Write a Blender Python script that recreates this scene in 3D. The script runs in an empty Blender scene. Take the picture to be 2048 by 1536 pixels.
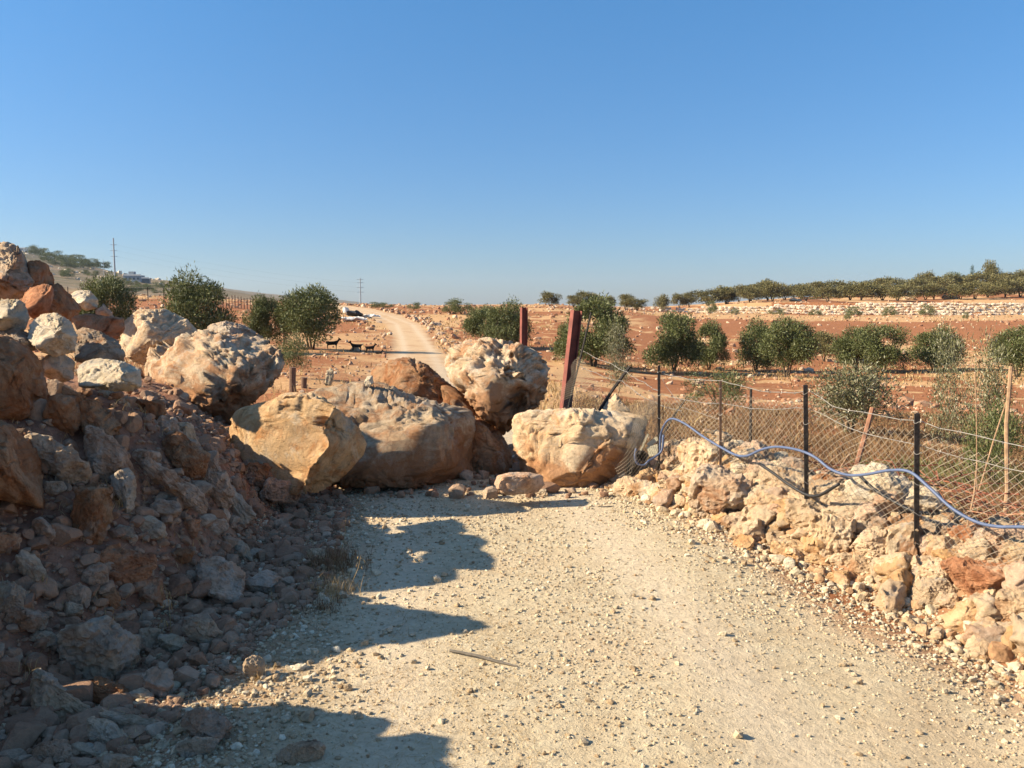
import bpy, bmesh, math, random
import numpy as np
from mathutils import Vector, Matrix
R = math.radians
rnd = random.Random(7)
scene = bpy.context.scene
COL = scene.collection

# ------------------------------------------------------------------ camera
FPX = 1704.0            # focal length in pixels of the 2048-wide photograph
CAMH = 1.7
PITCH = math.atan(163 / FPX)
cd = bpy.data.cameras.new("camera"); cam = bpy.data.objects.new("camera", cd); COL.objects.link(cam)
cd.sensor_width = 36; cd.lens = 36 * FPX / 2048
cd.clip_start = 0.05; cd.clip_end = 30000
cam.location = (0, 0, CAMH); cam.rotation_euler = (math.pi / 2 - PITCH, 0, 0)
scene.camera = cam

# ------------------------------------------------------------------ sun, sky, exposure
SUN_EL, SUN_AZ = R(29.5), R(-95)        # azimuth from +Y (view direction) towards +X
sd = Vector((math.cos(SUN_EL) * math.sin(SUN_AZ), math.cos(SUN_EL) * math.cos(SUN_AZ), math.sin(SUN_EL)))
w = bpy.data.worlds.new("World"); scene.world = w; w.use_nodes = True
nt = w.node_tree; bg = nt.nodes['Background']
sky = nt.nodes.new('ShaderNodeTexSky'); sky.sky_type = 'NISHITA'; sky.sun_disc = False
sky.sun_elevation = SUN_EL; sky.sun_rotation = SUN_AZ
sky.altitude = 300; sky.air_density = 0.9; sky.dust_density = 0.3; sky.ozone_density = 3.5
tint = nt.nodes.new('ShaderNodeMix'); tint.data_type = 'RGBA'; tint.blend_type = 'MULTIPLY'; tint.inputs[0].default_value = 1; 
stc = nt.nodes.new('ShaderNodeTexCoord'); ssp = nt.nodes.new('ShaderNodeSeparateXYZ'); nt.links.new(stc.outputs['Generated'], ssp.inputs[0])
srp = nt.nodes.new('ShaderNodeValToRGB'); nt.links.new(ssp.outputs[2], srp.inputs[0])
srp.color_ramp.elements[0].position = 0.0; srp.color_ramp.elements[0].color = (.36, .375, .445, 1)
srp.color_ramp.elements[1].position = .34; srp.color_ramp.elements[1].color = (.36, .625, .735, 1); e3 = srp.color_ramp.elements.new(1.0); e3.color = (1.0, 1.04, 1.0, 1)  # unseen zenith kept brighter than the visible sky, as added fill for the shade
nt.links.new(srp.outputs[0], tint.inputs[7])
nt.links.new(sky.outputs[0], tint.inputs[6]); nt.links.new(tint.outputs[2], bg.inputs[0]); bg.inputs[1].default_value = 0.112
sl = bpy.data.lights.new("sun", 'SUN'); so = bpy.data.objects.new("sun", sl); COL.objects.link(so)
sl.energy = 5.0; sl.angle = R(0.5); sl.color = (1.0, 0.86, 0.65)
so.rotation_euler = sd.to_track_quat('Z', 'Y').to_euler()
vs = scene.view_settings
scene.display_settings.display_device = 'sRGB'
vs.view_transform = 'Standard'; vs.look = 'None'; vs.gamma = 1.0; vs.exposure = 1.15; vs.use_curve_mapping = False
scene.cycles.max_bounces = 5; scene.cycles.diffuse_bounces = 3; scene.cycles.transparent_max_bounces = 8

# ------------------------------------------------------------------ noise
def _h(ix, iy, iz, s):
    n = (ix.astype(np.uint32) * np.uint32(374761393) + iy.astype(np.uint32) * np.uint32(668265263)
         + iz.astype(np.uint32) * np.uint32(2147483647) + np.uint32(s) * np.uint32(1274126177))
    n = (n ^ (n >> np.uint32(13))) * np.uint32(1274126177)
    n = n ^ (n >> np.uint32(16)); n = n * np.uint32(2246822519); n = n ^ (n >> np.uint32(15))
    return (n & np.uint32(0xFFFFFF)).astype(np.float64) / 8388607.5 - 1.0
def noise(p, f=1.0, seed=0):
    q = p * f + 100.37 + seed * 3.17
    i = np.floor(q).astype(np.int64); t = q - i; t = t * t * t * (t * (t * 6 - 15) + 10)
    i = i & 0xFFFFFFF
    x, y, z = i[:, 0], i[:, 1], i[:, 2]; a, b, c = t[:, 0], t[:, 1], t[:, 2]
    def L(u, v, k): return u + (v - u) * k
    e = [[[_h(x + dx, y + dy, z + dz, seed) for dz in (0, 1)] for dy in (0, 1)] for dx in (0, 1)]
    return L(L(L(e[0][0][0], e[1][0][0], a), L(e[0][1][0], e[1][1][0], a), b),
             L(L(e[0][0][1], e[1][0][1], a), L(e[0][1][1], e[1][1][1], a), b), c)
def fbm(p, f=1.0, o=4, seed=0, ridge=False, gain=0.5):
    r = np.zeros(len(p)); a = 1.0; s = 0
    for k in range(o):
        n = noise(p, f, seed + k * 11)
        if ridge: n = 1 - 2 * np.abs(n)
        r += a * n; s += a; a *= gain; f *= 2.03
    return r / s
def worley(p, f, seed):
    """nearest cell: its id hash and the offset of p from its point"""
    q = p * f + 57.3 + seed * 1.7; i = np.floor(q).astype(np.int64); best = np.full(len(p), 9.0); sec = np.full(len(p), 9.0); off = np.zeros_like(p); hid = np.zeros(len(p))
    for dx in (-1, 0, 1):
        for dy in (-1, 0, 1):
            for dz in (-1, 0, 1):
                c = (i + (dx, dy, dz)) & 0xFFFFFFFF; a, b, d = c[:, 0], c[:, 1], c[:, 2]
                j = np.stack([_h(a, b, d, seed), _h(a, b, d, seed + 1), _h(a, b, d, seed + 2)], 1) * .45 + .5
                v = q - (i + (dx, dy, dz)) - j; r2 = np.sum(v * v, 1); m = r2 < best
                sec = np.where(m, best, np.minimum(sec, r2)); best = np.where(m, r2, best); off[m] = v[m]; hid[m] = _h(a, b, d, seed + 3)[m]
    return best, sec, off, hid
def facets(p, f, seed):
    b, s, off, hid = worley(p, f, seed); g = np.stack([np.sin(hid * 71.3), np.sin(hid * 33.7 + 1), np.sin(hid * 51.1 + 2)], 1)
    return np.sum(off * g, 1) * .8 + hid * .35
def sstep(a, b, x):
    t = np.clip((x - a) / (b - a), 0, 1); return t * t * (3 - 2 * t)
def xyz(x, y, z=0.0):
    x = np.atleast_1d(np.asarray(x, float)); y = np.atleast_1d(np.asarray(y, float))
    return np.stack([x, y, np.broadcast_to(np.asarray(z, float), x.shape)], 1)

# ------------------------------------------------------------------ terrain height
KD = np.array([0, 8, 12, 20, 35, 50, 70, 100, 140, 200, 300, 450, 700, 1200, 3000, 9000.])
LK = np.log(KD + 4)
KPX = [-1600, 0, 150, 300, 600, 850, 1100, 1400, 1750, 2048, 3200]
KZ = [
 [0, 0, -.1, -.3, -.5, -.5, 0, 1.5, 4, 7, 14, 28, 55, 60, 90, 60],
 [0, 0, -.1, -.2, -.4, -.4, 0, 1.4, 3, 5, 12, 24, 48, 45, 70, 40],
 [0, 0, -.1, -.2, -.4, -.4, 0, 1.3, 2.8, 3.4, 8, 18, 34, 25, 85, 40],
 [0, 0, -.1, -.3, -.5, -.5, -.2, 1.2, 2.8, 3.0, 5, 12, 21, 20, 80, 40],
 [0, 0, 0, -.2, -.6, -.9, -.6, .3, 1.5, 1.6, 1.5, 2, 4, 0, 22, 0],
 [0, 0, -.1, -.4, -.8, -1.1, -.9, -.15, 1.0, 1.0, -2, -8, -14, -20, -20, -20],
 [0, 0, -.2, -.7, -1.3, -1.5, -1.3, -.3, .7, 1.2, 0, -5, -10, -20, -20, -20],
 [0, 0, -.4, -.9, -1.8, -2.3, -2.2, -1.2, -.9, -.5, -.4, -2, -8, -20, -20, -20],
 [0, -.1, -.6, -1.1, -2.0, -2.5, -2.6, -1.9, -1.3, -.8, 2.2, 2.6, -4, -20, -20, -20],
 [0, -.2, -.7, -1.2, -2.0, -2.4, -2.4, -1.7, -1.2, -.9, 4.8, 5.6, 0, -20, -20, -20],
 [0, -.2, -.7, -1.2, -2.0, -2.2, -2.0, -1.0, 1, 3, 9, 14, 10, -10, -20, -20],
]
KT = (np.array(KPX) - 1024) / FPX; KZ = np.array(KZ, float)
FOOT = [(-0.0, 9.6), (0.95, 7.8), (1.30, 6.9), (1.75, 5.9), (2.12, 5.1), (2.42, 4.2), (2.75, 3.2), (3.2, 2.0), (3.7, 0.0), (4.2, -4)]
FOOT = np.array(FOOT[::-1])          # ordered by y
XF = ([-3, 0, 3, 4, 5, 7, 8.5, 10, 14], [-2.6, -2.25, -1.9, -1.72, -1.55, -1.8, -2.4, -3.4, -4.6])
SLOPE = ([-3, 0, 3, 4, 5, 5.6, 6.5, 8], [.75, .72, .6, .68, 1.0, 1.25, 1.1, .95])
HMAX = ([-3, 0, 3.2, 3.66, 3.98, 4.3, 4.8, 5.2, 6, 7, 8.3, 9.8, 12.5], [.9, 1.0, 1.25, .72, 1.05, 1.15, 1.12, 1.15, 1.05, .78, 1.0, .7, 0])
def height(x, y, rough=True):
    x = np.atleast_1d(np.asarray(x, float)); y = np.atleast_1d(np.asarray(y, float))
    d = np.hypot(x, y); yy = np.maximum(y, 0.35 * d + 1e-6)
    t = np.clip(x / yy, KT[0], KT[-1])
    ld = np.log(np.where(y > 0, yy, 0.3 * d) + 4)
    fi = np.clip(np.searchsorted(KT, t) - 1, 0, len(KT) - 2)
    u = (t - KT[fi]) / (KT[fi + 1] - KT[fi]); u = u * .6 + .4 * u * u * (3 - 2 * u)
    gi = np.clip(np.searchsorted(LK, ld) - 1, 0, len(LK) - 2)
    v = np.clip((ld - LK[gi]) / (LK[gi + 1] - LK[gi]), 0, 1)
    z = (KZ[fi, gi] * (1 - u) + KZ[fi + 1, gi] * u) * (1 - v) + (KZ[fi, gi + 1] * (1 - u) + KZ[fi + 1, gi + 1] * u) * v
    # the bank of rubble beside the road
    s = np.interp(y, *XF) - x
    s = np.where(y < -3, -1, s)
    h = np.interp(y, *SLOPE) * np.maximum(s, 0) ** 1.0
    h = h * sstep(-.05, .5, s)
    hm = np.interp(y, *HMAX)
    h = -np.log(np.exp(-h * 5) + np.exp(-hm * 5) - np.exp(-hm * 5) * np.exp(-h * 5) + 1e-9) / 5
    h = np.maximum(h, 0) * (1 - sstep(4.2, 7.5, -x - 0.12 * y)) * (1 - sstep(11, 13.5, y))
    # the low heap of stones under the chain-link fence, and the ground dropping behind it
    xf = np.interp(y, FOOT[:, 1], FOOT[:, 0]); s2 = x - xf
    b = 0.42 * sstep(0.0, .75, s2) * (1 - sstep(1.0, 1.7, s2)) * (1 - sstep(7.6, 8.4, y))
    drop = -0.25 * sstep(1.1, 2.4, s2) * (1 - sstep(9, 14, y)) * (y > -5)
    z = z + h + b + drop
    z = z + 2.3 * sstep(189.5, 192, y - 6 * np.sin(t * 9)) * sstep(.12, .30, t) * (y > 50)
    if rough:
        p = xyz(x, y)
        bank = np.clip(h * 3, 0, 1)
        z = z + 0.012 * fbm(p, .9, 3, 3) * sstep(0, 1, d)
        z = z + bank * (0.09 * fbm(p, 1.6, 3, 5) + 0.05 * fbm(p, 5, 3, 6))
        far = sstep(11, 22, d)
        z = z + far * (0.10 * fbm(p, .35, 4, 8)) * (1 - 0.85 * roadmask(x, y)) + sstep(90, 300, d) * 0.6 * fbm(p, .03, 3, 9) + sstep(400, 900, d) * 4 * fbm(p, .008, 4, 19)
    return z
ROADC = np.array([(0.2, -5, 2.4), (0.25, 3, 2.2), (0.0, 5, 1.9), (-.35, 7.5, 1.6), (-.9, 10, 1.5), (-2.2, 20, 1.45), (-3.9, 35, 1.3), (-5.6, 50, 1.3), (-7.7, 65, 1.4), (-10.8, 85, 1.7), (-16.0, 105, 2.4), (-25, 128, 3.2), (-38, 150, 3)])
def roadmask(x, y):
    c = np.interp(y, ROADC[:, 1], ROADC[:, 0]); wd = np.interp(y, ROADC[:, 1], ROADC[:, 2])
    e = fbm(xyz(x, y), .8, 3, 21) * .35
    return (1 - sstep(-.25, .35, np.abs(x - c) - wd + e)) * (y < 150)
def ray(px, py):
    v = Vector(((px - 1024) / FPX, -(py - 768) / FPX, -1))
    v = Matrix.Rotation(math.pi / 2 - PITCH, 3, 'X') @ v
    return v / v.y                     # scaled to one metre of depth along Y
def P(px, py, D):
    return Vector((0, 0, CAMH)) + ray(px, py) * D
def Y2(py): return py
def hit(px, py, d0=2.0, d1=900.0):
    v = ray(px, py); n = 2500
    D = d0 * (d1 / d0) ** (np.arange(n) / (n - 1))
    g = height(v.x * D, D, False) - (CAMH + v.z * D)
    k = np.where(g > 0)[0]
    if len(k) == 0: return None
    k = k[0]
    if k == 0: return float(D[0])
    a = g[k - 1] / (g[k - 1] - g[k])
    return float(D[k - 1] + (D[k] - D[k - 1]) * a)
def ground(x, y): return float(height(x, y)[0])

# ------------------------------------------------------------------ mesh and object helpers
def mesh_np(name, V, F, smooth=False, attr=None):
    me = bpy.data.meshes.new(name)
    V = np.asarray(V, np.float32); F = np.asarray(F, np.int32); k = F.shape[1]
    me.vertices.add(len(V)); me.vertices.foreach_set('co', V.ravel())
    me.loops.add(F.size); me.loops.foreach_set('vertex_index', F.ravel())
    me.polygons.add(len(F)); me.polygons.foreach_set('loop_start', np.arange(0, F.size, k, dtype=np.int32))
    me.polygons.foreach_set('use_smooth', np.full(len(F), smooth))
    if attr is not None:
        for n, a in attr.items():
            c = me.color_attributes.new(n, 'FLOAT_COLOR', 'POINT'); c.data.foreach_set('color', np.asarray(a, np.float32).ravel())
    me.update(calc_edges=True); me.validate()
    return me
def link(name, me, mat=None, parent=None, loc=None):
    o = bpy.data.objects.new(name, me); COL.objects.link(o)
    if mat and me is not None and len(me.materials) == 0: me.materials.append(mat)
    if parent: o.parent = parent
    if loc is not None: o.location = loc
    return o
def tag(o, label, cat, group=None, kind=None):
    o['label'] = label; o['category'] = cat
    if group: o['group'] = group
    if kind: o['kind'] = kind
    return o
def structure(o): o['kind'] = 'structure'; return o
def stuff(o, label, cat): return tag(o, label, cat, None, 'stuff')
class MB:
    def __init__(s): s.v = []; s.q = []; s.n = 0
    def add(s, V, Q): s.v.append(np.asarray(V, float)); s.q.append(np.asarray(Q, int) + s.n); s.n += len(V)
    def tube(s, pts, rad, sides=6, caps=True):
        pts = [Vector(p) for p in pts]; n = len(pts)
        if not hasattr(rad, '__len__'): rad = [rad] * n
        V = []; up = None
        for i, p in enumerate(pts):
            d = (pts[min(i + 1, n - 1)] - pts[max(i - 1, 0)]).normalized()
            if up is None: up = Vector((0, 0, 1)) if abs(d.z) < .9 else Vector((1, 0, 0))
            a = d.cross(up); a = a.normalized() if a.length > 1e-6 else Vector((1, 0, 0))
            b = a.cross(d).normalized(); up = b
            for k in range(sides):
                t = 2 * math.pi * k / sides
                V.append(p + (a * math.cos(t) + b * math.sin(t)) * rad[i])
        Q = []
        for i in range(n - 1):
            for k in range(sides):
                k2 = (k + 1) % sides
                Q.append((i * sides + k, (i + 1) * sides + k, (i + 1) * sides + k2, i * sides + k2))
        if caps:
            V.append(pts[0]); V.append(pts[-1]); c0 = n * sides; c1 = c0 + 1
            for k in range(0, sides, 1):
                k2 = (k + 1) % sides
                Q.append((c0, k, k2, c0)); Q.append((c1, (n - 1) * sides + k2, (n - 1) * sides + k, c1))
        s.add(np.array([tuple(v) for v in V]), Q)
    def box(s, c, size, rot=None):
        c = Vector(c); h = Vector(size) / 2
        V = [Vector((sx * h.x, sy * h.y, sz * h.z)) for sx in (-1, 1) for sy in (-1, 1) for sz in (-1, 1)]
        if rot is not None: V = [rot @ v for v in V]
        Q = [(0, 1, 3, 2), (4, 6, 7, 5), (0, 4, 5, 1), (2, 3, 7, 6), (0, 2, 6, 4), (1, 5, 7, 3)]
        s.add([tuple(v + c) for v in V], Q)
    def build(s, name, mat=None, parent=None, smooth=False, mesh_only=False):
        V = np.concatenate(s.v); Q = np.concatenate(s.q)
        me = bpy.data.meshes.new(name)
        fs = [tuple(dict.fromkeys(map(int, f))) for f in Q]
        me.from_pydata([tuple(v) for v in V], [], [f for f in fs if len(f) > 2])
        if smooth: me.polygons.foreach_set('use_smooth', np.ones(len(me.polygons), bool))
        me.update()
        if mat: me.materials.append(mat)
        return me if mesh_only else link(name, me, mat, parent)
_ico = {}
def ico(k):
    if k not in _ico:
        bm = bmesh.new(); bmesh.ops.create_icosphere(bm, subdivisions=k, radius=1)
        V = np.array([v.co[:] for v in bm.verts]); F = np.array([[v.index for v in f.verts] for f in bm.faces]); bm.free()
        V /= np.linalg.norm(V, axis=1)[:, None]
        _ico[k] = (V, F)
    return _ico[k]
def vnormals(V, F):
    n = np.cross(V[F[:, 1]] - V[F[:, 0]], V[F[:, 2]] - V[F[:, 0]])
    N = np.zeros_like(V)
    for i in range(3): np.add.at(N, F[:, i], n)
    return N / (np.linalg.norm(N, axis=1)[:, None] + 1e-12)

# ------------------------------------------------------------------ materials
def M(name):
    m = bpy.data.materials.new(name); m.use_nodes = True
    return m, m.node_tree.nodes, m.node_tree.links, m.node_tree.nodes['Principled BSDF']
def ramp(N, pts, interp='LINEAR'):
    r = N.new('ShaderNodeValToRGB'); cr = r.color_ramp; cr.interpolation = interp
    while len(cr.elements) > 1: cr.elements.remove(cr.elements[-1])
    for i, (p, c) in enumerate(pts):
        e = cr.elements[0] if i == 0 else cr.elements.new(p)
        e.position = p; e.color = (*c, 1) if hasattr(c, '__len__') else (c, c, c, 1)
    return r
def nz(N, L, vec, scale, detail=6, rough=.6, dist=0.0):
    n = N.new('ShaderNodeTexNoise'); n.inputs['Scale'].default_value = scale; n.inputs['Detail'].default_value = detail
    n.inputs['Roughness'].default_value = rough; n.inputs['Distortion'].default_value = dist
    L.new(vec, n.inputs['Vector']); return n.outputs['Fac']
def mix(N, L, f, a, b, mode='MIX'):
    m = N.new('ShaderNodeMix'); m.data_type = 'RGBA'; m.blend_type = mode
    for s, v in ((0, f), (6, a), (7, b)):
        if isinstance(v, (int, float)): m.inputs[s].default_value = v
        elif isinstance(v, tuple): m.inputs[s].default_value = (*v, 1)
        else: L.new(v, m.inputs[s])
    return m.outputs[2]
def math_(N, L, op, a, b=None, c=None):
    m = N.new('ShaderNodeMath'); m.operation = op
    for i, v in enumerate((a, b, c)):
        if v is None: continue
        if isinstance(v, (int, float)): m.inputs[i].default_value = v
        else: L.new(v, m.inputs[i])
    return m.outputs[0]
def rock_mat(name, pale, warm, stain, stain_at=.55, grey=(.42, .40, .36), grey_at=.62, bump=.85, k=1.0, soil=None):
    """weathered limestone: pale and warm patches, an earth stain, grey lichen, pits and cracks"""
    m, N, L, B = M(name)
    tc = N.new('ShaderNodeTexCoord'); oi = N.new('ShaderNodeObjectInfo')
    va = N.new('ShaderNodeVectorMath'); va.operation = 'ADD'
    mm = N.new('ShaderNodeVectorMath'); mm.operation = 'SCALE'; mm.inputs[3].default_value = 37.0
    cmb = N.new('ShaderNodeCombineXYZ'); 
    for i in range(3): L.new(oi.outputs['Random'], cmb.inputs[i])
    L.new(cmb.outputs[0], mm.inputs[0]); L.new(tc.outputs['Object'], va.inputs[0]); L.new(mm.outputs[0], va.inputs[1])
    v = va.outputs[0]
    a = nz(N, L, v, 2.3 * k, 6, .62, .6); r1 = ramp(N, [(.38, 0), (.62, 1)]); L.new(a, r1.inputs[0])
    c = mix(N, L, r1.outputs[0], pale, warm)
    b = nz(N, L, v, 3.4 * k, 8, .68, 1.2); r2 = ramp(N, [(stain_at - .05, 0), (stain_at + .09, 1)]); L.new(b, r2.inputs[0])
    c = mix(N, L, math_(N, L, 'MULTIPLY', r2.outputs[0], .85), c, stain)
    g = nz(N, L, v, 4.6 * k, 8, .7, .4); r3 = ramp(N, [(grey_at - .06, 0), (grey_at + .06, 1)]); L.new(g, r3.inputs[0])
    c = mix(N, L, math_(N, L, 'MULTIPLY', r3.outputs[0], .7), c, grey)
    f = nz(N, L, v, 15 * k, 12, .8, .5); r4 = ramp(N, [(.32, .40), (.44, .88), (.55, 1.05), (.70, 1.3)]); L.new(f, r4.inputs[0])
    c = mix(N, L, 1.0, c, r4.outputs[0], 'MULTIPLY')
    if soil:
        so_ = N.new('ShaderNodeSeparateXYZ'); L.new(tc.outputs['Object'], so_.inputs[0])
        sn = nz(N, L, v, 3.0, 8, .7, .8); sv = math_(N, L, 'SUBTRACT', math_(N, L, 'MULTIPLY', sn, 2.2), math_(N, L, 'MULTIPLY', so_.outputs[2], 1.5))
        sr = ramp(N, [(.0, 0), (1, 1)]); sr.color_ramp.elements[0].position = .52; sr.color_ramp.elements[1].position = .66
        L.new(math_(N, L, 'MULTIPLY', sv, .5), sr.inputs[0]); c = mix(N, L, math_(N, L, 'MULTIPLY', sr.outputs[0], .85), c, soil)
    # per-rock shift in value
    rv = ramp(N, [(0, .82), (1, 1.14)]); L.new(oi.outputs['Random'], rv.inputs[0])
    c = mix(N, L, 1.0, c, rv.outputs[0], 'MULTIPLY')
    L.new(c, B.inputs['Base Color']); B.inputs['Roughness'].default_value = .93
    B.inputs['Specular IOR Level'].default_value = .15
    vo = N.new('ShaderNodeTexVoronoi'); vo.inputs['Scale'].default_value = 30 * k; L.new(v, vo.inputs['Vector'])
    rp = ramp(N, [(.0, 0), (.25, 1)]); L.new(vo.outputs['Distance'], rp.inputs[0])
    h1 = nz(N, L, v, 6 * k, 12, .78, .3)
    hh = math_(N, L, 'ADD', math_(N, L, 'MULTIPLY', h1, 1.0), math_(N, L, 'MULTIPLY', rp.outputs[0], .10))
    bp = N.new('ShaderNodeBump'); bp.inputs['Strength'].default_value = bump; bp.inputs['Distance'].default_value = .085 / k
    L.new(hh, bp.inputs['Height']); L.new(bp.outputs[0], B.inputs['Normal'])
    return m
CREAM = (.66, .51, .34); CRM2 = (.61, .42, .25); ORNG = (.50, .26, .10); RUST = (.33, .135, .055); GREY = (.44, .41, .36); PINK = (.52, .33, .24)
SOILC = (.42, .21, .10)
MR = {
 'pits': rock_mat('limestone_pitted_earthy', (.68, .54, .37), (.62, .42, .25), (.46, .22, .10), .515, grey=(.56, .50, .41), grey_at=.585, bump=1.0, soil=SOILC),
 'creams': rock_mat('limestone_cream_earthy', (.66, .52, .35), (.62, .43, .25), (.48, .24, .10), .58, soil=(.40, .20, .095)),
 'cream': rock_mat('limestone_cream', CREAM, CRM2, ORNG, .60),
 'orange': rock_mat('limestone_orange', (.66, .45, .25), (.62, .37, .17), (.52, .24, .09), .55, grey=(.66, .56, .42), grey_at=.60),
 'pale': rock_mat('limestone_pale', (.70, .59, .43), (.64, .50, .33), (.50, .32, .17), .66, grey_at=.58),
 'pit': rock_mat('limestone_pitted', (.66, .53, .38), (.60, .41, .26), (.40, .19, .09), .55, grey=(.52, .47, .40), grey_at=.56, bump=1.0),
 'pink': rock_mat('limestone_pink', (.60, .44, .31), (.55, .34, .21), (.38, .19, .09), .56, grey=(.52,.46,.37), grey_at=.58),
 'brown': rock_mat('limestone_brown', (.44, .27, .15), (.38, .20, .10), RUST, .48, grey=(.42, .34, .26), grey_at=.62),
 'rust': rock_mat('limestone_rust', (.56, .29, .15), (.48, .22, .11), (.33, .13, .06), .53, grey=(.6, .44, .3), grey_at=.60),
 'grey': rock_mat('limestone_grey', (.62, .48, .33), (.57, .39, .24), (.36, .21, .12), .55, grey=(.42,.38,.31), grey_at=.55),
}
def plain_mat(name, c, rough=.8, spec=.3, var=.25, scale=8, metal=0.0, bump=0.0):
    m, N, L, B = M(name); tc = N.new('ShaderNodeTexCoord')
    n = nz(N, L, tc.outputs['Object'], scale, 6, .65); r = ramp(N, [(.3, 1 - var), (.7, 1 + var)]); L.new(n, r.inputs[0])
    L.new(mix(N, L, 1.0, c, r.outputs[0], 'MULTIPLY'), B.inputs['Base Color'])
    B.inputs['Roughness'].default_value = rough; B.inputs['Specular IOR Level'].default_value = spec; B.inputs['Metallic'].default_value = metal
    if bump:
        bp = N.new('ShaderNodeBump'); bp.inputs['Strength'].default_value = bump; bp.inputs['Distance'].default_value = .01
        L.new(n, bp.inputs['Height']); L.new(bp.outputs[0], B.inputs['Normal'])
    return m
def island_mat(name, stops, rough=.9, trans=0.0, dust=None):
    """a colour for every loose piece, picked at random along the stops"""
    m, N, L, B = M(name); g = N.new('ShaderNodeNewGeometry')
    r = ramp(N, stops); L.new(g.outputs['Random Per Island'], r.inputs[0])
    tc = N.new('ShaderNodeTexCoord'); n = nz(N, L, tc.outputs['Object'], 30, 5, .6); r2 = ramp(N, [(.32, .62), (.5, .95), (.68, 1.25)]); L.new(n, r2.inputs[0])
    if dust or 'stone' in name or 'rubble' in name or 'gravel' in name:
        bp = N.new('ShaderNodeBump'); bp.inputs['Strength'].default_value = .8; bp.inputs['Distance'].default_value = .02; L.new(nz(N, L, tc.outputs['Object'], 55, 6, .7), bp.inputs['Height']); L.new(bp.outputs[0], B.inputs['Normal'])
    c = mix(N, L, 1.0, r.outputs[0], r2.outputs[0], 'MULTIPLY')
    if dust:
        dn = nz(N, L, tc.outputs['Object'], 2.4, 6, .65); dr = ramp(N, [(.36, .25), (.6, .8)]); L.new(dn, dr.inputs[0]); c = mix(N, L, dr.outputs[0], c, dust)
    L.new(c, B.inputs['Base Color']); B.inputs['Roughness'].default_value = rough; B.inputs['Specular IOR Level'].default_value = .2
    if trans:
        t = N.new('ShaderNodeBsdfTranslucent'); L.new(c, t.inputs[0]); ms = N.new('ShaderNodeMixShader'); ms.inputs[0].default_value = trans
        L.new(B.outputs[0], ms.inputs[1]); L.new(t.outputs[0], ms.inputs[2]); L.new(ms.outputs[0], N['Material Output'].inputs[0])
    return m
M_GRAVEL = island_mat('road_gravel', [(0, (.36, .24, .13)), (.3, (.52, .40, .25)), (.75, (.62, .51, .34)), (1, (.72, .63, .46))])
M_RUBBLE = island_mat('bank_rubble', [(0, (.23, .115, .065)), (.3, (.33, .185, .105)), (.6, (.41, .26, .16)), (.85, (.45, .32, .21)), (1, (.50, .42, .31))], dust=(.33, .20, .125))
M_HEAPR = island_mat('heap_rubble', [(0, (.40, .22, .11)), (.35, (.54, .38, .22)), (.8, (.62, .49, .32)), (1, (.64, .55, .40))])
M_TERR = island_mat('terrace_stone', [(0, (.55, .38, .24)), (.4, (.68, .54, .38)), (1, (.76, .66, .50))])
M_FIELDST = island_mat('field_stones', [(0, (.32, .15, .08)), (.5, (.45, .27, .16)), (1, (.60, .46, .32))])
M_STRAW = island_mat('dry_straw', [(0, (.30, .17, .07)), (.5, (.48, .32, .14)), (1, (.62, .48, .26))], .8, .25)
M_WEED = island_mat('dry_weeds', [(0, (.13, .07, .035)), (.5, (.24, .14, .07)), (1, (.38, .26, .13))], .9, .2)
M_GREENW = island_mat('green_weeds', [(0, (.10, .12, .04)), (1, (.24, .25, .10))], .9, .2)
M_TWIG = island_mat('red_twigs', [(0, (.16, .05, .03)), (.6, (.30, .11, .06)), (1, (.42, .22, .13))], .9)
M_OLIVE = island_mat('olive_leaves', [(0, (.065, .078, .025)), (.5, (.12, .138, .046)), (.85, (.185, .20, .08)), (1, (.31, .32, .18))], .55, .15)
M_OLIVE2 = island_mat('olive_leaves_dusty', [(0, (.095, .088, .032)), (.5, (.165, .15, .058)), (1, (.28, .245, .115))], .6, .15)
M_SILVER = island_mat('olive_leaves_silver', [(0, (.07, .07, .028)), (.5, (.15, .145, .068)), (.8, (.26, .25, .14)), (1, (.44, .42, .30))], .5, .1)
M_SHRUBF = island_mat('evergreen_leaves', [(0, (.03, .05, .02)), (1, (.07, .10, .045))], .6, .1)
M_BARK = plain_mat('bark', (.10, .075, .052), .95, .1, .4, 14, bump=.6)
M_BLACK = plain_mat('fence_post_black', (.034, .027, .022), .75, .35, .75, 45, bump=.8)
M_RUSTP = plain_mat('fence_post_rusty', (.16, .095, .06), .8, .3, .4, 25)
M_WIRE = plain_mat('galvanised_wire', (.36, .33, .28), .5, .5, .3, 20, metal=.4)
M_MESHW = plain_mat('mesh_wire', (.26, .21, .15), .7, .3, .3, 20, metal=.1)
M_RED = plain_mat('red_oxide_paint', (.20, .060, .042), .7, .35, .35, 9)
M_HOSE = plain_mat('blue_hose', (.085, .115, .20), .5, .4, .18, 14)
M_PIPE = plain_mat('black_pipe', (.018, .017, .017), .5, .4, .3, 14)
M_WOOD = plain_mat('weathered_wood', (.38, .24, .14), .9, .15, .35, 18, bump=.5)
M_WOODR = plain_mat('reddish_wood', (.28, .14, .085), .9, .15, .35, 18, bump=.5)
M_STICK = plain_mat('grey_stick', (.15, .13, .105), .95, .1, .4, 30, bump=.5)
M_GOAT = plain_mat('goat_hair', (.028, .022, .019), .95, .1, .4, 12)
M_POLE = plain_mat('utility_pole', (.34, .36, .38), .7, .3, .1, 3)
M_WHITEW = plain_mat('whitewashed_wall', (.62, .62, .60), .9, .2, .08, .6)
M_GREYW = plain_mat('grey_wall', (.30, .33, .35), .9, .2, .1, .6)
M_DARKG = plain_mat('dark_glass', (.05, .07, .09), .3, .5, .1, 2)
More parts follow.
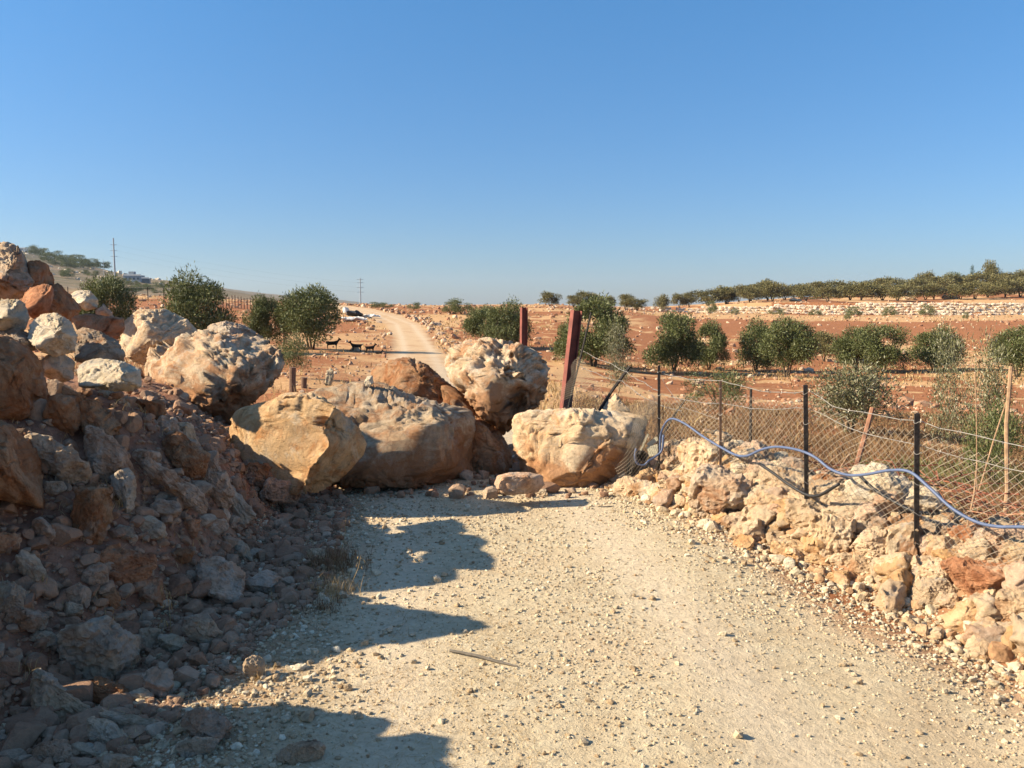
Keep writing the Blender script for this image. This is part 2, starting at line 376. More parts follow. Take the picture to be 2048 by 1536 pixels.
M_TARP = plain_mat('pale_tarpaulin', (.66, .62, .55), .7, .3, .15, 3)
M_TARPB = plain_mat('black_tarpaulin', (.03, .035, .04), .6, .3, .3, 3)
# ------------------------------------------------------------------ ground: one sheet to the horizon
def build_ground():
    th = np.concatenate([np.arange(-180, -38, 2.0), np.arange(-38, 38, .13), np.arange(38, 180, 2.0)]) * math.pi / 180
    rr = [0.6]
    while rr[-1] < 4600: rr.append(rr[-1] * (1.011 if rr[-1] < 14 else 1.022))
    rr = np.array(rr); nt_, nr = len(th), len(rr)
    T, Rr = np.meshgrid(th, rr); X = (Rr * np.sin(T)).ravel(); Y = (Rr * np.cos(T)).ravel()
    Z = height(X, Y)
    V = np.stack([X, Y, Z], 1); V = np.vstack([V, [0, 0, ground(0, 0.01)]])
    i = np.arange(nr - 1)[:, None] * nt_; j = np.arange(nt_)[None, :]; j2 = (j + 1) % nt_
    F = np.stack([i + j, i + j2, i + nt_ + j2, i + nt_ + j], -1).reshape(-1, 4)
    # masks: R = road, G = red earth against straw, B = the bank's earth
    p = xyz(X, Y); d = np.hypot(X, Y)
    rm = roadmask(X, Y)
    rm = np.where((Y < 9) & (Y > 0), rm * (1 - .75 * sstep(.75, 1.6, -X - .05 * (Y - 5))), rm)
    s = np.interp(Y, *XF) - X
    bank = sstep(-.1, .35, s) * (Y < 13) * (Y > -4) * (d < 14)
    s2 = X - np.interp(Y, FOOT[:, 1], FOOT[:, 0])
    straw = sstep(-.28, .25, fbm(xyz(X, Y * .45), .12, 4, 31) + .55 * fbm(p, .8, 3, 32))
    # ploughed strips on the rise and straw bands under the terrace wall
    t = X / np.maximum(Y, 1)
    band = sstep(.1, .2, t) * (sstep(80, 92, Y) * (1 - sstep(128, 138, Y)))
    band2 = sstep(.1, .2, t) * sstep(132, 142, Y) * (1 - sstep(175, 182, Y))
    straw = straw * (1 - .85 * band); straw = np.maximum(straw, band2 * (.75 + .3 * fbm(p, .3, 3, 33)))
    straw = np.maximum(straw, (1 - sstep(.35, 2.2, np.abs(X - np.interp(Y, ROADC[:, 1], ROADC[:, 0])) - 2.2)) * sstep(12, 25, Y) * .75)
    straw = np.where((t > -.32) & (t < -.09) & (Y > 11) & (Y < 75), straw * .6, straw)
    rc_ = X - np.interp(Y, ROADC[:, 1], ROADC[:, 0]); band_ = np.clip(np.exp(-((rc_ - .85) / .26) ** 2) + np.exp(-((rc_ + .7) / .24) ** 2), 0, 1)
    left = (t < -.22); straw = np.where(left & (Y > 90) & (Y < 125), straw * .2, straw)
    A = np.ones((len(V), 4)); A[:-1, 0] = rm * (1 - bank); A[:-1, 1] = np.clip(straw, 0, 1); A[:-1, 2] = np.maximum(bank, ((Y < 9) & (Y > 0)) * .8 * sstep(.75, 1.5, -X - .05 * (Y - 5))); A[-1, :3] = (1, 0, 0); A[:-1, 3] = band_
    hill = sstep(170, 260, Y) * (t < -.1)
    A2 = np.ones((len(V), 4)); A2[:-1, 0] = hill; A2[:-1, 1] = sstep(-.1, .25, fbm(p, .035, 4, 44)); A2[:-1, 2] = sstep(0, .35, s2) * (Y < 9)
    me = mesh_np('ground', V, F, True, {'mask': A, 'mask2': A2})
    k = np.arange(nt_)
    m, N, L, B = M('earth_and_road')
    at = N.new('ShaderNodeAttribute'); at.attribute_name = 'mask'; sp = N.new('ShaderNodeSeparateColor'); L.new(at.outputs['Color'], sp.inputs[0])
    at2 = N.new('ShaderNodeAttribute'); at2.attribute_name = 'mask2'; sp2 = N.new('ShaderNodeSeparateColor'); L.new(at2.outputs['Color'], sp2.inputs[0])
    tc = N.new('ShaderNodeTexCoord'); v = tc.outputs['Object']
    big = nz(N, L, v, .7, 5, .6); fine = nz(N, L, v, 22, 8, .75); mid = nz(N, L, v, 4.5, 7, .7, .5); grit = nz(N, L, v, 90, 3, .7)
    rb = ramp(N, [(.36, 0), (.64, 1)]); L.new(mid, rb.inputs[0])
    road = mix(N, L, rb.outputs[0], (.52, .405, .25), (.60, .495, .325))
    rs = ramp(N, [(.50, 0), (.68, 1)]); L.new(big, rs.inputs[0])
    road = mix(N, L, math_(N, L, 'MULTIPLY', rs.outputs[0], .45), road, (.56, .39, .24))
    sx = N.new('ShaderNodeSeparateXYZ'); L.new(v, sx.inputs[0]); fr = N.new('ShaderNodeMapRange'); L.new(sx.outputs[1], fr.inputs[0]); fr.inputs[1].default_value = 9; fr.inputs[2].default_value = 30; fr.inputs[4].default_value = .8
    road = mix(N, L, fr.outputs[0], road, mix(N, L, rs.outputs[0], (.56, .37, .21), (.44, .24, .12)))
    road = mix(N, L, math_(N, L, 'MULTIPLY', at.outputs['Alpha'], .55), road, (.66, .53, .37))
    # open field
    soil = mix(N, L, rb.outputs[0], (.24, .085, .034), (.42, .19, .085))
    rw = ramp(N, [(.35, 0), (.65, 1)]); L.new(fine, rw.inputs[0])
    strw = mix(N, L, rw.outputs[0], (.46, .25, .11), (.62, .40, .20))
    sm = ramp(N, [(.42, 0), (.58, 1)]); L.new(math_(N, L, 'ADD', math_(N, L, 'MULTIPLY', sp.outputs[1], .55), math_(N, L, 'MULTIPLY', mid, .45)), sm.inputs[0])
    field = mix(N, L, sm.outputs[0], soil, strw)
    hl = mix(N, L, rw.outputs[0], (.20, .14, .09), (.34, .24, .155))
    hn = nz(N, L, v, .06, 8, .7); hr = ramp(N, [(.42, 0), (.52, 1)]); L.new(hn, hr.inputs[0]); hl = mix(N, L, math_(N, L, 'MULTIPLY', hr.outputs[0], .8), hl, (.15, .13, .075))
    hn2 = nz(N, L, v, .11, 8, .75); hr2 = ramp(N, [(.60, 0), (.66, 1)]); L.new(hn2, hr2.inputs[0]); hl = mix(N, L, hr2.outputs[0], hl, (.50, .42, .31))
    field = mix(N, L, sp2.outputs[0], field, hl)
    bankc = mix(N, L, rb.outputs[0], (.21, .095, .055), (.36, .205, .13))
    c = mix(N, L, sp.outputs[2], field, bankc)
    heap = mix(N, L, rb.outputs[0], (.36, .22, .12), (.50, .36, .22)); c = mix(N, L, math_(N, L, 'MULTIPLY', sp2.outputs[2], .75), c, heap)
    c = mix(N, L, sp.outputs[0], c, road)
    rg = ramp(N, [(.3, .72), (.5, 1), (.75, 1.2)]); L.new(fine, rg.inputs[0]); c = mix(N, L, 1.0, c, rg.outputs[0], 'MULTIPLY')
    L.new(c, B.inputs['Base Color']); B.inputs['Roughness'].default_value = .95; B.inputs['Specular IOR Level'].default_value = .1
    bp = N.new('ShaderNodeBump'); bp.inputs['Strength'].default_value = .7; bp.inputs['Distance'].default_value = .03
    L.new(math_(N, L, 'ADD', math_(N, L, 'ADD', mid, fine), math_(N, L, 'MULTIPLY', grit, .25)), bp.inputs['Height']); L.new(bp.outputs[0], B.inputs['Normal'])
    # close the disc round the camera's feet
    o = link('ground', me, m); structure(o)
    bm = bmesh.new(); bm.from_mesh(me); bm.verts.ensure_lookup_table(); c0 = bm.verts[len(V) - 1]
    for a in range(nt_): bm.faces.new((c0, bm.verts[(a + 1) % nt_], bm.verts[a]))
    bmesh.ops.recalc_face_normals(bm, faces=bm.faces[:]); bm.to_mesh(me); bm.free()
    if me.polygons[1000].normal.z < 0: me.flip_normals()
    me.polygons.foreach_set('use_smooth', np.ones(len(me.polygons), bool))
    return o
build_ground()

# ------------------------------------------------------------------ rocks
def rock_shape(seed, k=5, box=.75, cuts=9, cutmin=.62, lump=.12, crag=.05, pits=0.0, size=1.0, fine=1.0):
    """unit rock (about 1 in radius) from a sphere, cut by planes, then roughened"""
    U, F = ico(k); rg = np.random.RandomState(seed)
    e = 2 + 3 * box; V = U / (np.sum(np.abs(U) ** e, 1) ** (1 / e))[:, None]
    V = V + lump * np.stack([fbm(V, .9, 2, seed), fbm(V, .9, 2, seed + 50), fbm(V, .9, 2, seed + 90)], 1) * 1.6
    for c in range(cuts):
        n = rg.normal(size=3); n /= np.linalg.norm(n); d = rg.uniform(cutmin, 1.0)
        dist = V @ n - d; V = V - np.where(dist > 0, dist * .93, 0)[:, None] * n
    return V, F
def roughen(V, F, seed, s, lump, crag, pits, pitf=3.0):
    """displace along normals; s = rock size in metres, noise in metres so grain does not scale"""
    N = vnormals(V, F); f = 1.0 / s
    V = V + N * (s * lump * fbm(V, 1.6 * f, 3, seed + 3))[:, None]
    N = vnormals(V, F)
    hf = facets(V, 1.25 * f, seed + 31) * 1.8 + facets(V, 3.7 * f, seed + 32) * .95 + facets(V, 8.5 * f, seed + 33) * .36
    h = s * crag * 1.1 * hf
    h += s * crag * .45 * (fbm(V, 3.2 * f, 6, seed + 5, True, .62) - .1)
    h += s * crag * .4 * fbm(V, 13 * f, 3, seed + 6)
    bw, sw, _, _ = worley(V + .06 * s * np.stack([noise(V, 6 * f, seed + 61), noise(V, 6 * f, seed + 62), noise(V, 6 * f, seed + 63)], 1), 1.7 * f, seed + 64)
    h -= s * .035 * (1 - sstep(.01, .09, np.sqrt(sw) - np.sqrt(bw)))
    if pits:
        area = sstep(-.15, .25, fbm(V, 1.5 * f, 2, seed + 8))
        W2 = V + .12 * s * np.stack([noise(V, 5 * f, seed + 41), noise(V, 5 * f, seed + 42), noise(V, 5 * f, seed + 43)], 1)
        b1, s1, _, i1 = worley(W2, pitf * 1.9 * f, seed + 9); b2, s2, _, i2 = worley(W2, pitf * 4.2 * f, seed + 10)
        h -= s * pits * area * (sstep(.42, .22, np.sqrt(b1)) * (i1 > -.1) * 1.0 + sstep(.46, .25, np.sqrt(b2)) * (i2 > -.2) * .5)
        h += s * pits * .35 * area * fbm(V, 6 * f, 3, seed + 12, True)
    return V + N * h[:, None]
SHAPES = {}
def rock_obj(name, label, cat, c, dims, mat, seed, yaw=0.0, roll=0.0, k=5, box=.45, cuts=12, lump=.06, crag=.075, pits=0.0, group=None, cutmin=.55):
    """one rock: extents dims (width, depth, height) round the centre c"""
    V, F = rock_shape(seed, k, box, cuts, cutmin)
    a = Matrix.Rotation(roll, 3, 'Y')
    lo, hi = V.min(0), V.max(0); V = (V - (lo + hi) / 2) / ((hi - lo) / 2)
    V = V * (np.array(dims) / 2)
    s = float(np.cbrt(dims[0] * dims[1] * dims[2])) / 2
    V = roughen(V, F, seed, s, lump, crag, pits)
    Mx = np.array(Matrix.Rotation(roll, 3, 'Y') @ Matrix.Rotation(yaw, 3, 'Z')); V = V @ Mx.T
    me = mesh_np(name, V, F, False)
    o = link(name, me, MR[mat], None, c); tag(o, label, cat, group)
    return o
def hero(label, pts, D, depth, mat, seed, k=6, face=(0, 0), lump=.03, crag=.05, pits=0.0, e=.42, cuts=12, name='boulder', cutmin=.66, group=None, pitf=3.0, dents=(), crack=(), sf=None):
    """a boulder whose side towards the road follows the outline pts (photo pixels at depth D), with its own thickness"""
    if face[0] <= 0 and D > 5 and 'dark' not in label: face = (face[0] - .22, face[1]); depth *= .8
    W = [P(x, y, D) for x, y in pts]; wx = np.array([p.x for p in W]); wz = np.array([p.z for p in W])
    cx, cz = (wx.min() + wx.max()) / 2, (wz.min() + wz.max()) / 2
    ang = np.arctan2(wz - cz, wx - cx); rad = np.hypot(wx - cx, wz - cz); o_ = np.argsort(ang); ang, rad = ang[o_], rad[o_]
    U, F = ico(k); th = np.arctan2(U[:, 2], U[:, 0])
    # radius of the polygon in each direction (edge intersection)
    nseg = len(ang); px_, pz_ = rad * np.cos(ang), rad * np.sin(ang)
    idx = np.searchsorted(ang, th) % nseg; j = (idx - 1) % nseg
    ax, az, bx, bz = px_[j], pz_[j], px_[idx], pz_[idx]
    dx, dz = np.cos(th), np.sin(th); den = dx * (bz - az) - dz * (bx - ax)
    Rr = np.abs((ax * (bz - az) - az * (bx - ax)) / np.where(np.abs(den) < 1e-9, 1e-9, den))
    Rr = np.clip(Rr, rad.min() * .6, rad.max() * 1.05)
    rho = np.sqrt(U[:, 0] ** 2 + U[:, 2] ** 2); r2 = rho ** e; y = np.sign(U[:, 1]) * np.abs(U[:, 1]) ** e
    V = np.stack([r2 * Rr * dx, y * depth / 2, r2 * Rr * dz], 1)
    s = float(rad.mean())
    V[:, 1] += face[0] * V[:, 0] + face[1] * V[:, 2]
    rg = np.random.RandomState(seed); sc = np.array([rad.mean(), depth / 2, rad.mean()])
    if sf:
        n = np.array(sf[:3], float); n /= np.linalg.norm(n); q = V / sc; dist = q @ n - sf[3]; V = V - (np.where(dist > 0, dist * .97, 0)[:, None] * n) * sc
    for c in range(cuts):
        n = rg.normal(size=3); n[1] = -abs(n[1]) * 1.2; n /= np.linalg.norm(n); d = rg.uniform(cutmin, .98)
        q = V / sc; dist = q @ n - d; V = V - (np.where(dist > 0, dist * .94, 0)[:, None] * n) * sc
    V = roughen(V, F, seed, s, lump, crag, pits, pitf)
    # keep the outline the boulder shows from the road
    def seen(V): q = D / (D + V[:, 1]); return (cx + V[:, 0]) * q - cx, (cz - CAMH + V[:, 2]) * q - (cz - CAMH)
    for it in range(2):
        qx, qz = seen(V); qa = np.arctan2(qz, qx); qr = np.hypot(qx, qz); nb = 90
        b = ((qa + math.pi) / (2 * math.pi) * nb).astype(int) % nb; mx = np.zeros(nb); np.maximum.at(mx, b, qr)
        tc_ = (np.arange(nb) + .5) / nb * 2 * math.pi - math.pi; ii = np.searchsorted(ang, tc_) % nseg; jj = (ii - 1) % nseg
        a1, b1, a2, b2 = px_[jj], pz_[jj], px_[ii], pz_[ii]; dd1, dd2 = np.cos(tc_), np.sin(tc_)
        tr = np.abs((a1 * (b2 - b1) - b1 * (a2 - a1)) / (dd1 * (b2 - b1) - dd2 * (a2 - a1) + 1e-9)); tr = np.clip(tr, rad.min() * .6, rad.max() * 1.05)
        ra = np.clip(tr / np.maximum(mx, 1e-3), .75, 1.5); ra = (np.roll(ra, 1) + 2 * ra + np.roll(ra, -1)) / 4
        k_ = np.interp(qa, np.concatenate([[tc_[-1] - 2 * math.pi], tc_, [tc_[0] + 2 * math.pi]]), np.concatenate([[ra[-1]], ra, [ra[0]]]))
        g_ = (D + V[:, 1]) / D; V[:, 0] = (cx + qx * k_) * g_ - cx; V[:, 2] = (cz - CAMH + qz * k_) * g_ - (cz - CAMH)
    qx, qz = seen(V); N_ = vnormals(V, F); front = sstep(.0, .35, -N_[:, 1])
    for (dx_, dy_, rp, dp) in dents:
        c_ = P(dx_, dy_, D); dd_ = np.hypot(qx - (c_.x - cx), qz - (c_.z - cz)) / (rp * D / FPX); dd_ = dd_ * (1 + .35 * fbm(V, 9 / s, 2, seed + 77))
        V = V + np.array([.15, 1, .1])[None] * (dp * front * (1 - sstep(.45, 1.05, dd_)))[:, None]
    for (x0_, y0_), (x1_, y1_) in zip(crack, crack[1:]):
        p0, p1 = P(x0_, y0_, D), P(x1_, y1_, D); ux, uz = p1.x - p0.x, p1.z - p0.z; ll = ux * ux + uz * uz
        tt = np.clip(((qx - p0.x + cx) * ux + (qz - p0.z + cz) * uz) / ll, 0, 1); dd_ = np.hypot(qx - p0.x + cx - tt * ux, qz - p0.z + cz - tt * uz)
        V[:, 1] += .014 * front * (1 - sstep(.002, .012, dd_))
    me = mesh_np(name, V, F, True)
    o = link(name, me, MR[mat], None, (cx, D, cz)); tag(o, label, 'boulder' if name == 'boulder' else 'rock', group)
    return o

hero('large smooth orange-cream boulder with a vertical crack, in full sun before the big slab', [(457,850),(470,820),(500,808),(540,800),(570,785),(620,783),(650,795),(680,820),(710,845),(732,875),(730,905),(705,935),(680,960),(640,985),(590,990),(545,985),(510,965),(480,945),(462,905)], 6.85, .42, 'orange', 11, face=(-.35, .15), crag=.022, lump=.015, pits=.012, e=.34, cuts=2, sf=(-.62, -.72, .3, .42), dents=[(652,850,20,.035),(676,868,13,.025),(694,852,14,.03)], crack=[(606,790),(605,825),(612,862),(614,886)])
hero('broad wide-topped boulder blocking the road, crossed by a neighbour\'s shadow', [(600,800),(620,780),(700,762),(770,765),(830,790),(900,806),(950,820),(952,870),(942,960),(900,975),(820,978),(720,976),(650,970),(610,900)], 7.95, 1.15, 'pits', 12, face=(.3, .85), sf=(-.12, -.45, .9, .3), crag=.035, lump=.02, e=.36, cuts=8, pits=.03)
hero('straight-topped cream and brown boulder against the end of the fence', [(1022,850),(1027,828),(1060,818),(1150,815),(1240,820),(1298,833),(1288,880),(1262,930),(1240,972),(1150,980),(1080,978),(1045,948),(1025,900)], 7.9, .8, 'creams', 13, face=(-.15, .15), sf=(-.55, -.75, .35, .55), crag=.035, lump=.02, pits=.04, e=.36)
hero('rounded grey-topped boulder full of holes perched highest on the road block', [(886,735),(893,700),(930,680),(980,673),(1040,685),(1080,705),(1100,735),(1092,790),(1080,812),(1050,832),(1010,872),(985,862),(955,830),(925,790),(898,762)], 9.0, 1.0, 'pits', 14, face=(-.45, .2), crag=.07, lump=.05, pits=.12, pitf=2.4, dents=[(1030,800,34,.13),(1000,780,16,.06),(940,760,12,.05),(1024,712,6,.06)])
hero('dark brown boulder wedged low in the gap between the two big road boulders', [(905,835),(960,835),(1000,860),(1022,900),(1035,950),(1010,985),(945,985),(910,960)], 8.7, .8, 'brown', 15, face=(.3, 0), crag=.05)
hero('red-brown earthy rock with a pale lower face, behind the broad boulder', [(738,745),(770,722),(815,712),(855,728),(885,755),(925,785),(950,830),(900,850),(830,820),(770,785),(745,775)], 9.6, .9, 'brown', 16, face=(-.1, .4), crag=.06, lump=.07, pits=.06)
hero('brown sloping rock under the perched boulder, facing the red-brown rock', [(880,765),(915,775),(960,820),(1000,860),(1020,900),(960,900),(890,850)], 9.3, .7, 'brown', 17, k=5)
hero('largest pitted boulder of the bank, cream on top with an orange underside', [(288,735),(298,692),(340,672),(400,658),(470,664),(530,675),(565,700),(571,735),(548,770),(512,802),(475,858),(430,866),(380,835),(335,815),(298,800)], 8.5, 1.0, 'pits', 18, face=(-.3, .75), crag=.055, lump=.04, pits=.10, e=.48)
hero('round-shouldered cream boulder with a smooth sunny side above the pitted one', [(238,695),(243,645),(275,619),(330,617),(375,638),(400,665),(390,700),(300,735),(258,722)], 9.1, .8, 'cream', 19, face=(-.35, .2), pits=.07, crag=.05)
hero('low rough pink-cream boulder topping the bank next to an olive bush', [(395,672),(420,648),(450,641),(490,650),(525,672),(540,700),(470,710),(400,700)], 9.2, .7, 'pit', 20, pits=.08, crag=.05, face=(-.3, .5))
hero('tall craggy boulder at the very top of the stone bank', [(-50,520),(-20,495),(12,482),(38,492),(52,515),(60,545),(70,565),(52,592),(25,605),(-40,615),(-60,580)], 7.2, .6, 'pit', 21, face=(-.1, .8), pits=.09, crag=.05, sf=(-.35, -.62, .7, .25), e=.36, cuts=7)
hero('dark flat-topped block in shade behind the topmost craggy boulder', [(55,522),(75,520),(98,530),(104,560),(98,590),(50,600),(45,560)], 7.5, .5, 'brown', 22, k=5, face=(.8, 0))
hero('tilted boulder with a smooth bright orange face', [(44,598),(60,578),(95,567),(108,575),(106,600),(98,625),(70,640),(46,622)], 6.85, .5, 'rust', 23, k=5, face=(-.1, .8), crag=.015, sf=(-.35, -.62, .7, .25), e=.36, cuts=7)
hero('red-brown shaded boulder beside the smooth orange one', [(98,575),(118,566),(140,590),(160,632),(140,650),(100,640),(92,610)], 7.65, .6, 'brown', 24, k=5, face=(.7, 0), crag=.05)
hero('pale green-white ribbed rock lying beyond the red-brown boulder', [(139,592),(155,581),(180,580),(197,600),(195,617),(172,622),(148,606)], 9.0, .5, 'pale', 25, k=5, face=(-.1, .8), sf=(-.35, -.62, .7, .25), e=.36, cuts=7)
hero('small crumbly rock at the tail of the pale ribbed rock', [(190,620),(208,610),(222,622),(232,640),(195,640)], 9.0, .3, 'pink', 26, k=4, name='rock')
hero('cream boulder with a green-grey top at the picture edge under the orange one', [(-30,620),(0,604),(28,597),(50,606),(60,635),(50,662),(10,668),(-30,660)], 5.75, .5, 'pale', 27, k=5, face=(-.1, .8), sf=(-.35, -.62, .7, .25), e=.36, cuts=7)
hero('bright pointed cream boulder between the smooth orange and the reddish one', [(60,650),(85,628),(112,625),(140,640),(156,672),(150,705),(110,715),(75,700),(55,680)], 5.6, .5, 'pale', 28, face=(-.1, .8), pits=.06, sf=(-.35, -.62, .7, .25), e=.36, cuts=7)
hero('long reddish rock with a hollow in its middle', [(141,634),(170,627),(215,632),(248,634),(250,660),(235,680),(190,672),(155,662)], 7.25, .4, 'rust', 29, k=5, face=(-.1, .8), pits=.1, sf=(-.35, -.62, .7, .25), e=.36, cuts=7)
hero('cream knobbly boulder full of pockets, its far side in shade', [(143,690),(148,665),(165,654),(200,662),(235,680),(252,708),(245,730),(190,732),(150,724)], 6.05, .4, 'pit', 30, face=(-.1, .8), pits=.09, crag=.05, sf=(-.35, -.62, .7, .25), e=.36, cuts=7)
hero('pale pock-marked boulder at the picture edge above the big brown one', [(-40,665),(0,650),(40,655),(70,675),(76,700),(50,712),(0,715),(-40,710)], 5.65, .4, 'pit', 31, pits=.09, face=(-.1, .8), sf=(-.35, -.62, .7, .25), e=.36, cuts=7)
hero('grey-topped shaded boulder left of the cream block', [(79,722),(95,709),(125,706),(150,722),(148,758),(120,768),(88,752)], 5.75, .4, 'grey', 32, k=5, face=(0, .5))
hero('squared cream block with a darker lower half', [(154,740),(165,724),(195,716),(250,722),(283,740),(284,775),(262,785),(205,780),(157,775)], 5.3, .4, 'pale', 33, face=(-.1, .8), sf=(-.35, -.62, .7, .25), e=.36, cuts=7)
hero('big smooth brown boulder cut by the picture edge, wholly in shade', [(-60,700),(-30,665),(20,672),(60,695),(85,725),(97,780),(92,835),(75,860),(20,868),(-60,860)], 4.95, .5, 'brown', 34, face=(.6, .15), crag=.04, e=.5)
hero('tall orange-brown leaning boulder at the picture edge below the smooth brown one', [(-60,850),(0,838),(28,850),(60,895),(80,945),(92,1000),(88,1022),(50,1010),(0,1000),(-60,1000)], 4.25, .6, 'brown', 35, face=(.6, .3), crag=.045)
hero('upright white splinter of stone standing on the far edge of the broad boulder', [(650,770),(652,748),(660,735),(667,740),(668,752),(662,772)], 8.6, .06, 'pale', 36, k=4, name='stone', lump=.02)
hero('small round white stone on the broad boulder beside the earthy rock', [(729,763),(735,752),(745,751),(747,765),(740,775),(730,772)], 8.35, .1, 'pale', 37, k=4, name='stone')
hero('pinkish rock on the road in front of the straight-topped boulder', [(988,968),(995,950),(1020,944),(1060,944),(1085,950),(1089,970),(1075,985),(1030,990),(1000,990)], 7.05, .28, 'pink', 38, k=5, name='rock', crag=.02, face=(.2, .2))
hero('cream pointed rock behind the straight-topped boulder under the fallen mesh', [(1200,822),(1215,800),(1232,785),(1240,800),(1262,822),(1240,840),(1205,840)], 8.9, .35, 'cream', 39, k=5, name='rock')
# ------------------------------------------------------------------ rocks lying on the shaded bank
def lay(label, x0, y0, x1, y1, mat='pink', roll=0, D=None, dep=.8, name='rock', k=5, pits=0.0, box=.6, LT=None, group=None, seed=None, sink=.35, yaw=None):
    cx, cy = (x0 + x1) / 2, (y0 + y1) / 2
    if D is None:
        D = hit(cx, y1 - .15 * (y1 - y0)) or 8.0
    seed = seed or int(x0 * 7 + y0 * 13) % 9973 + 1
    if LT: w_, h_ = LT[0] * D / FPX, LT[1] * D / FPX
    else: w_, h_ = (x1 - x0) * D / FPX, (y1 - y0) * D / FPX
    d_ = dep * min(w_, h_ * 1.3)
    D2 = D + d_ * (sink if sink != .35 else .12)
    c = P(cx, cy, D2)
    return rock_obj(name, label, 'rock' if name != 'stone' else 'stone', c, (w_ * 1.06, d_, h_ * 1.1), mat, seed, yaw=rnd.uniform(-.3, .3) if yaw is None else yaw, roll=R(roll), k=k, box=box, pits=pits, group=group)
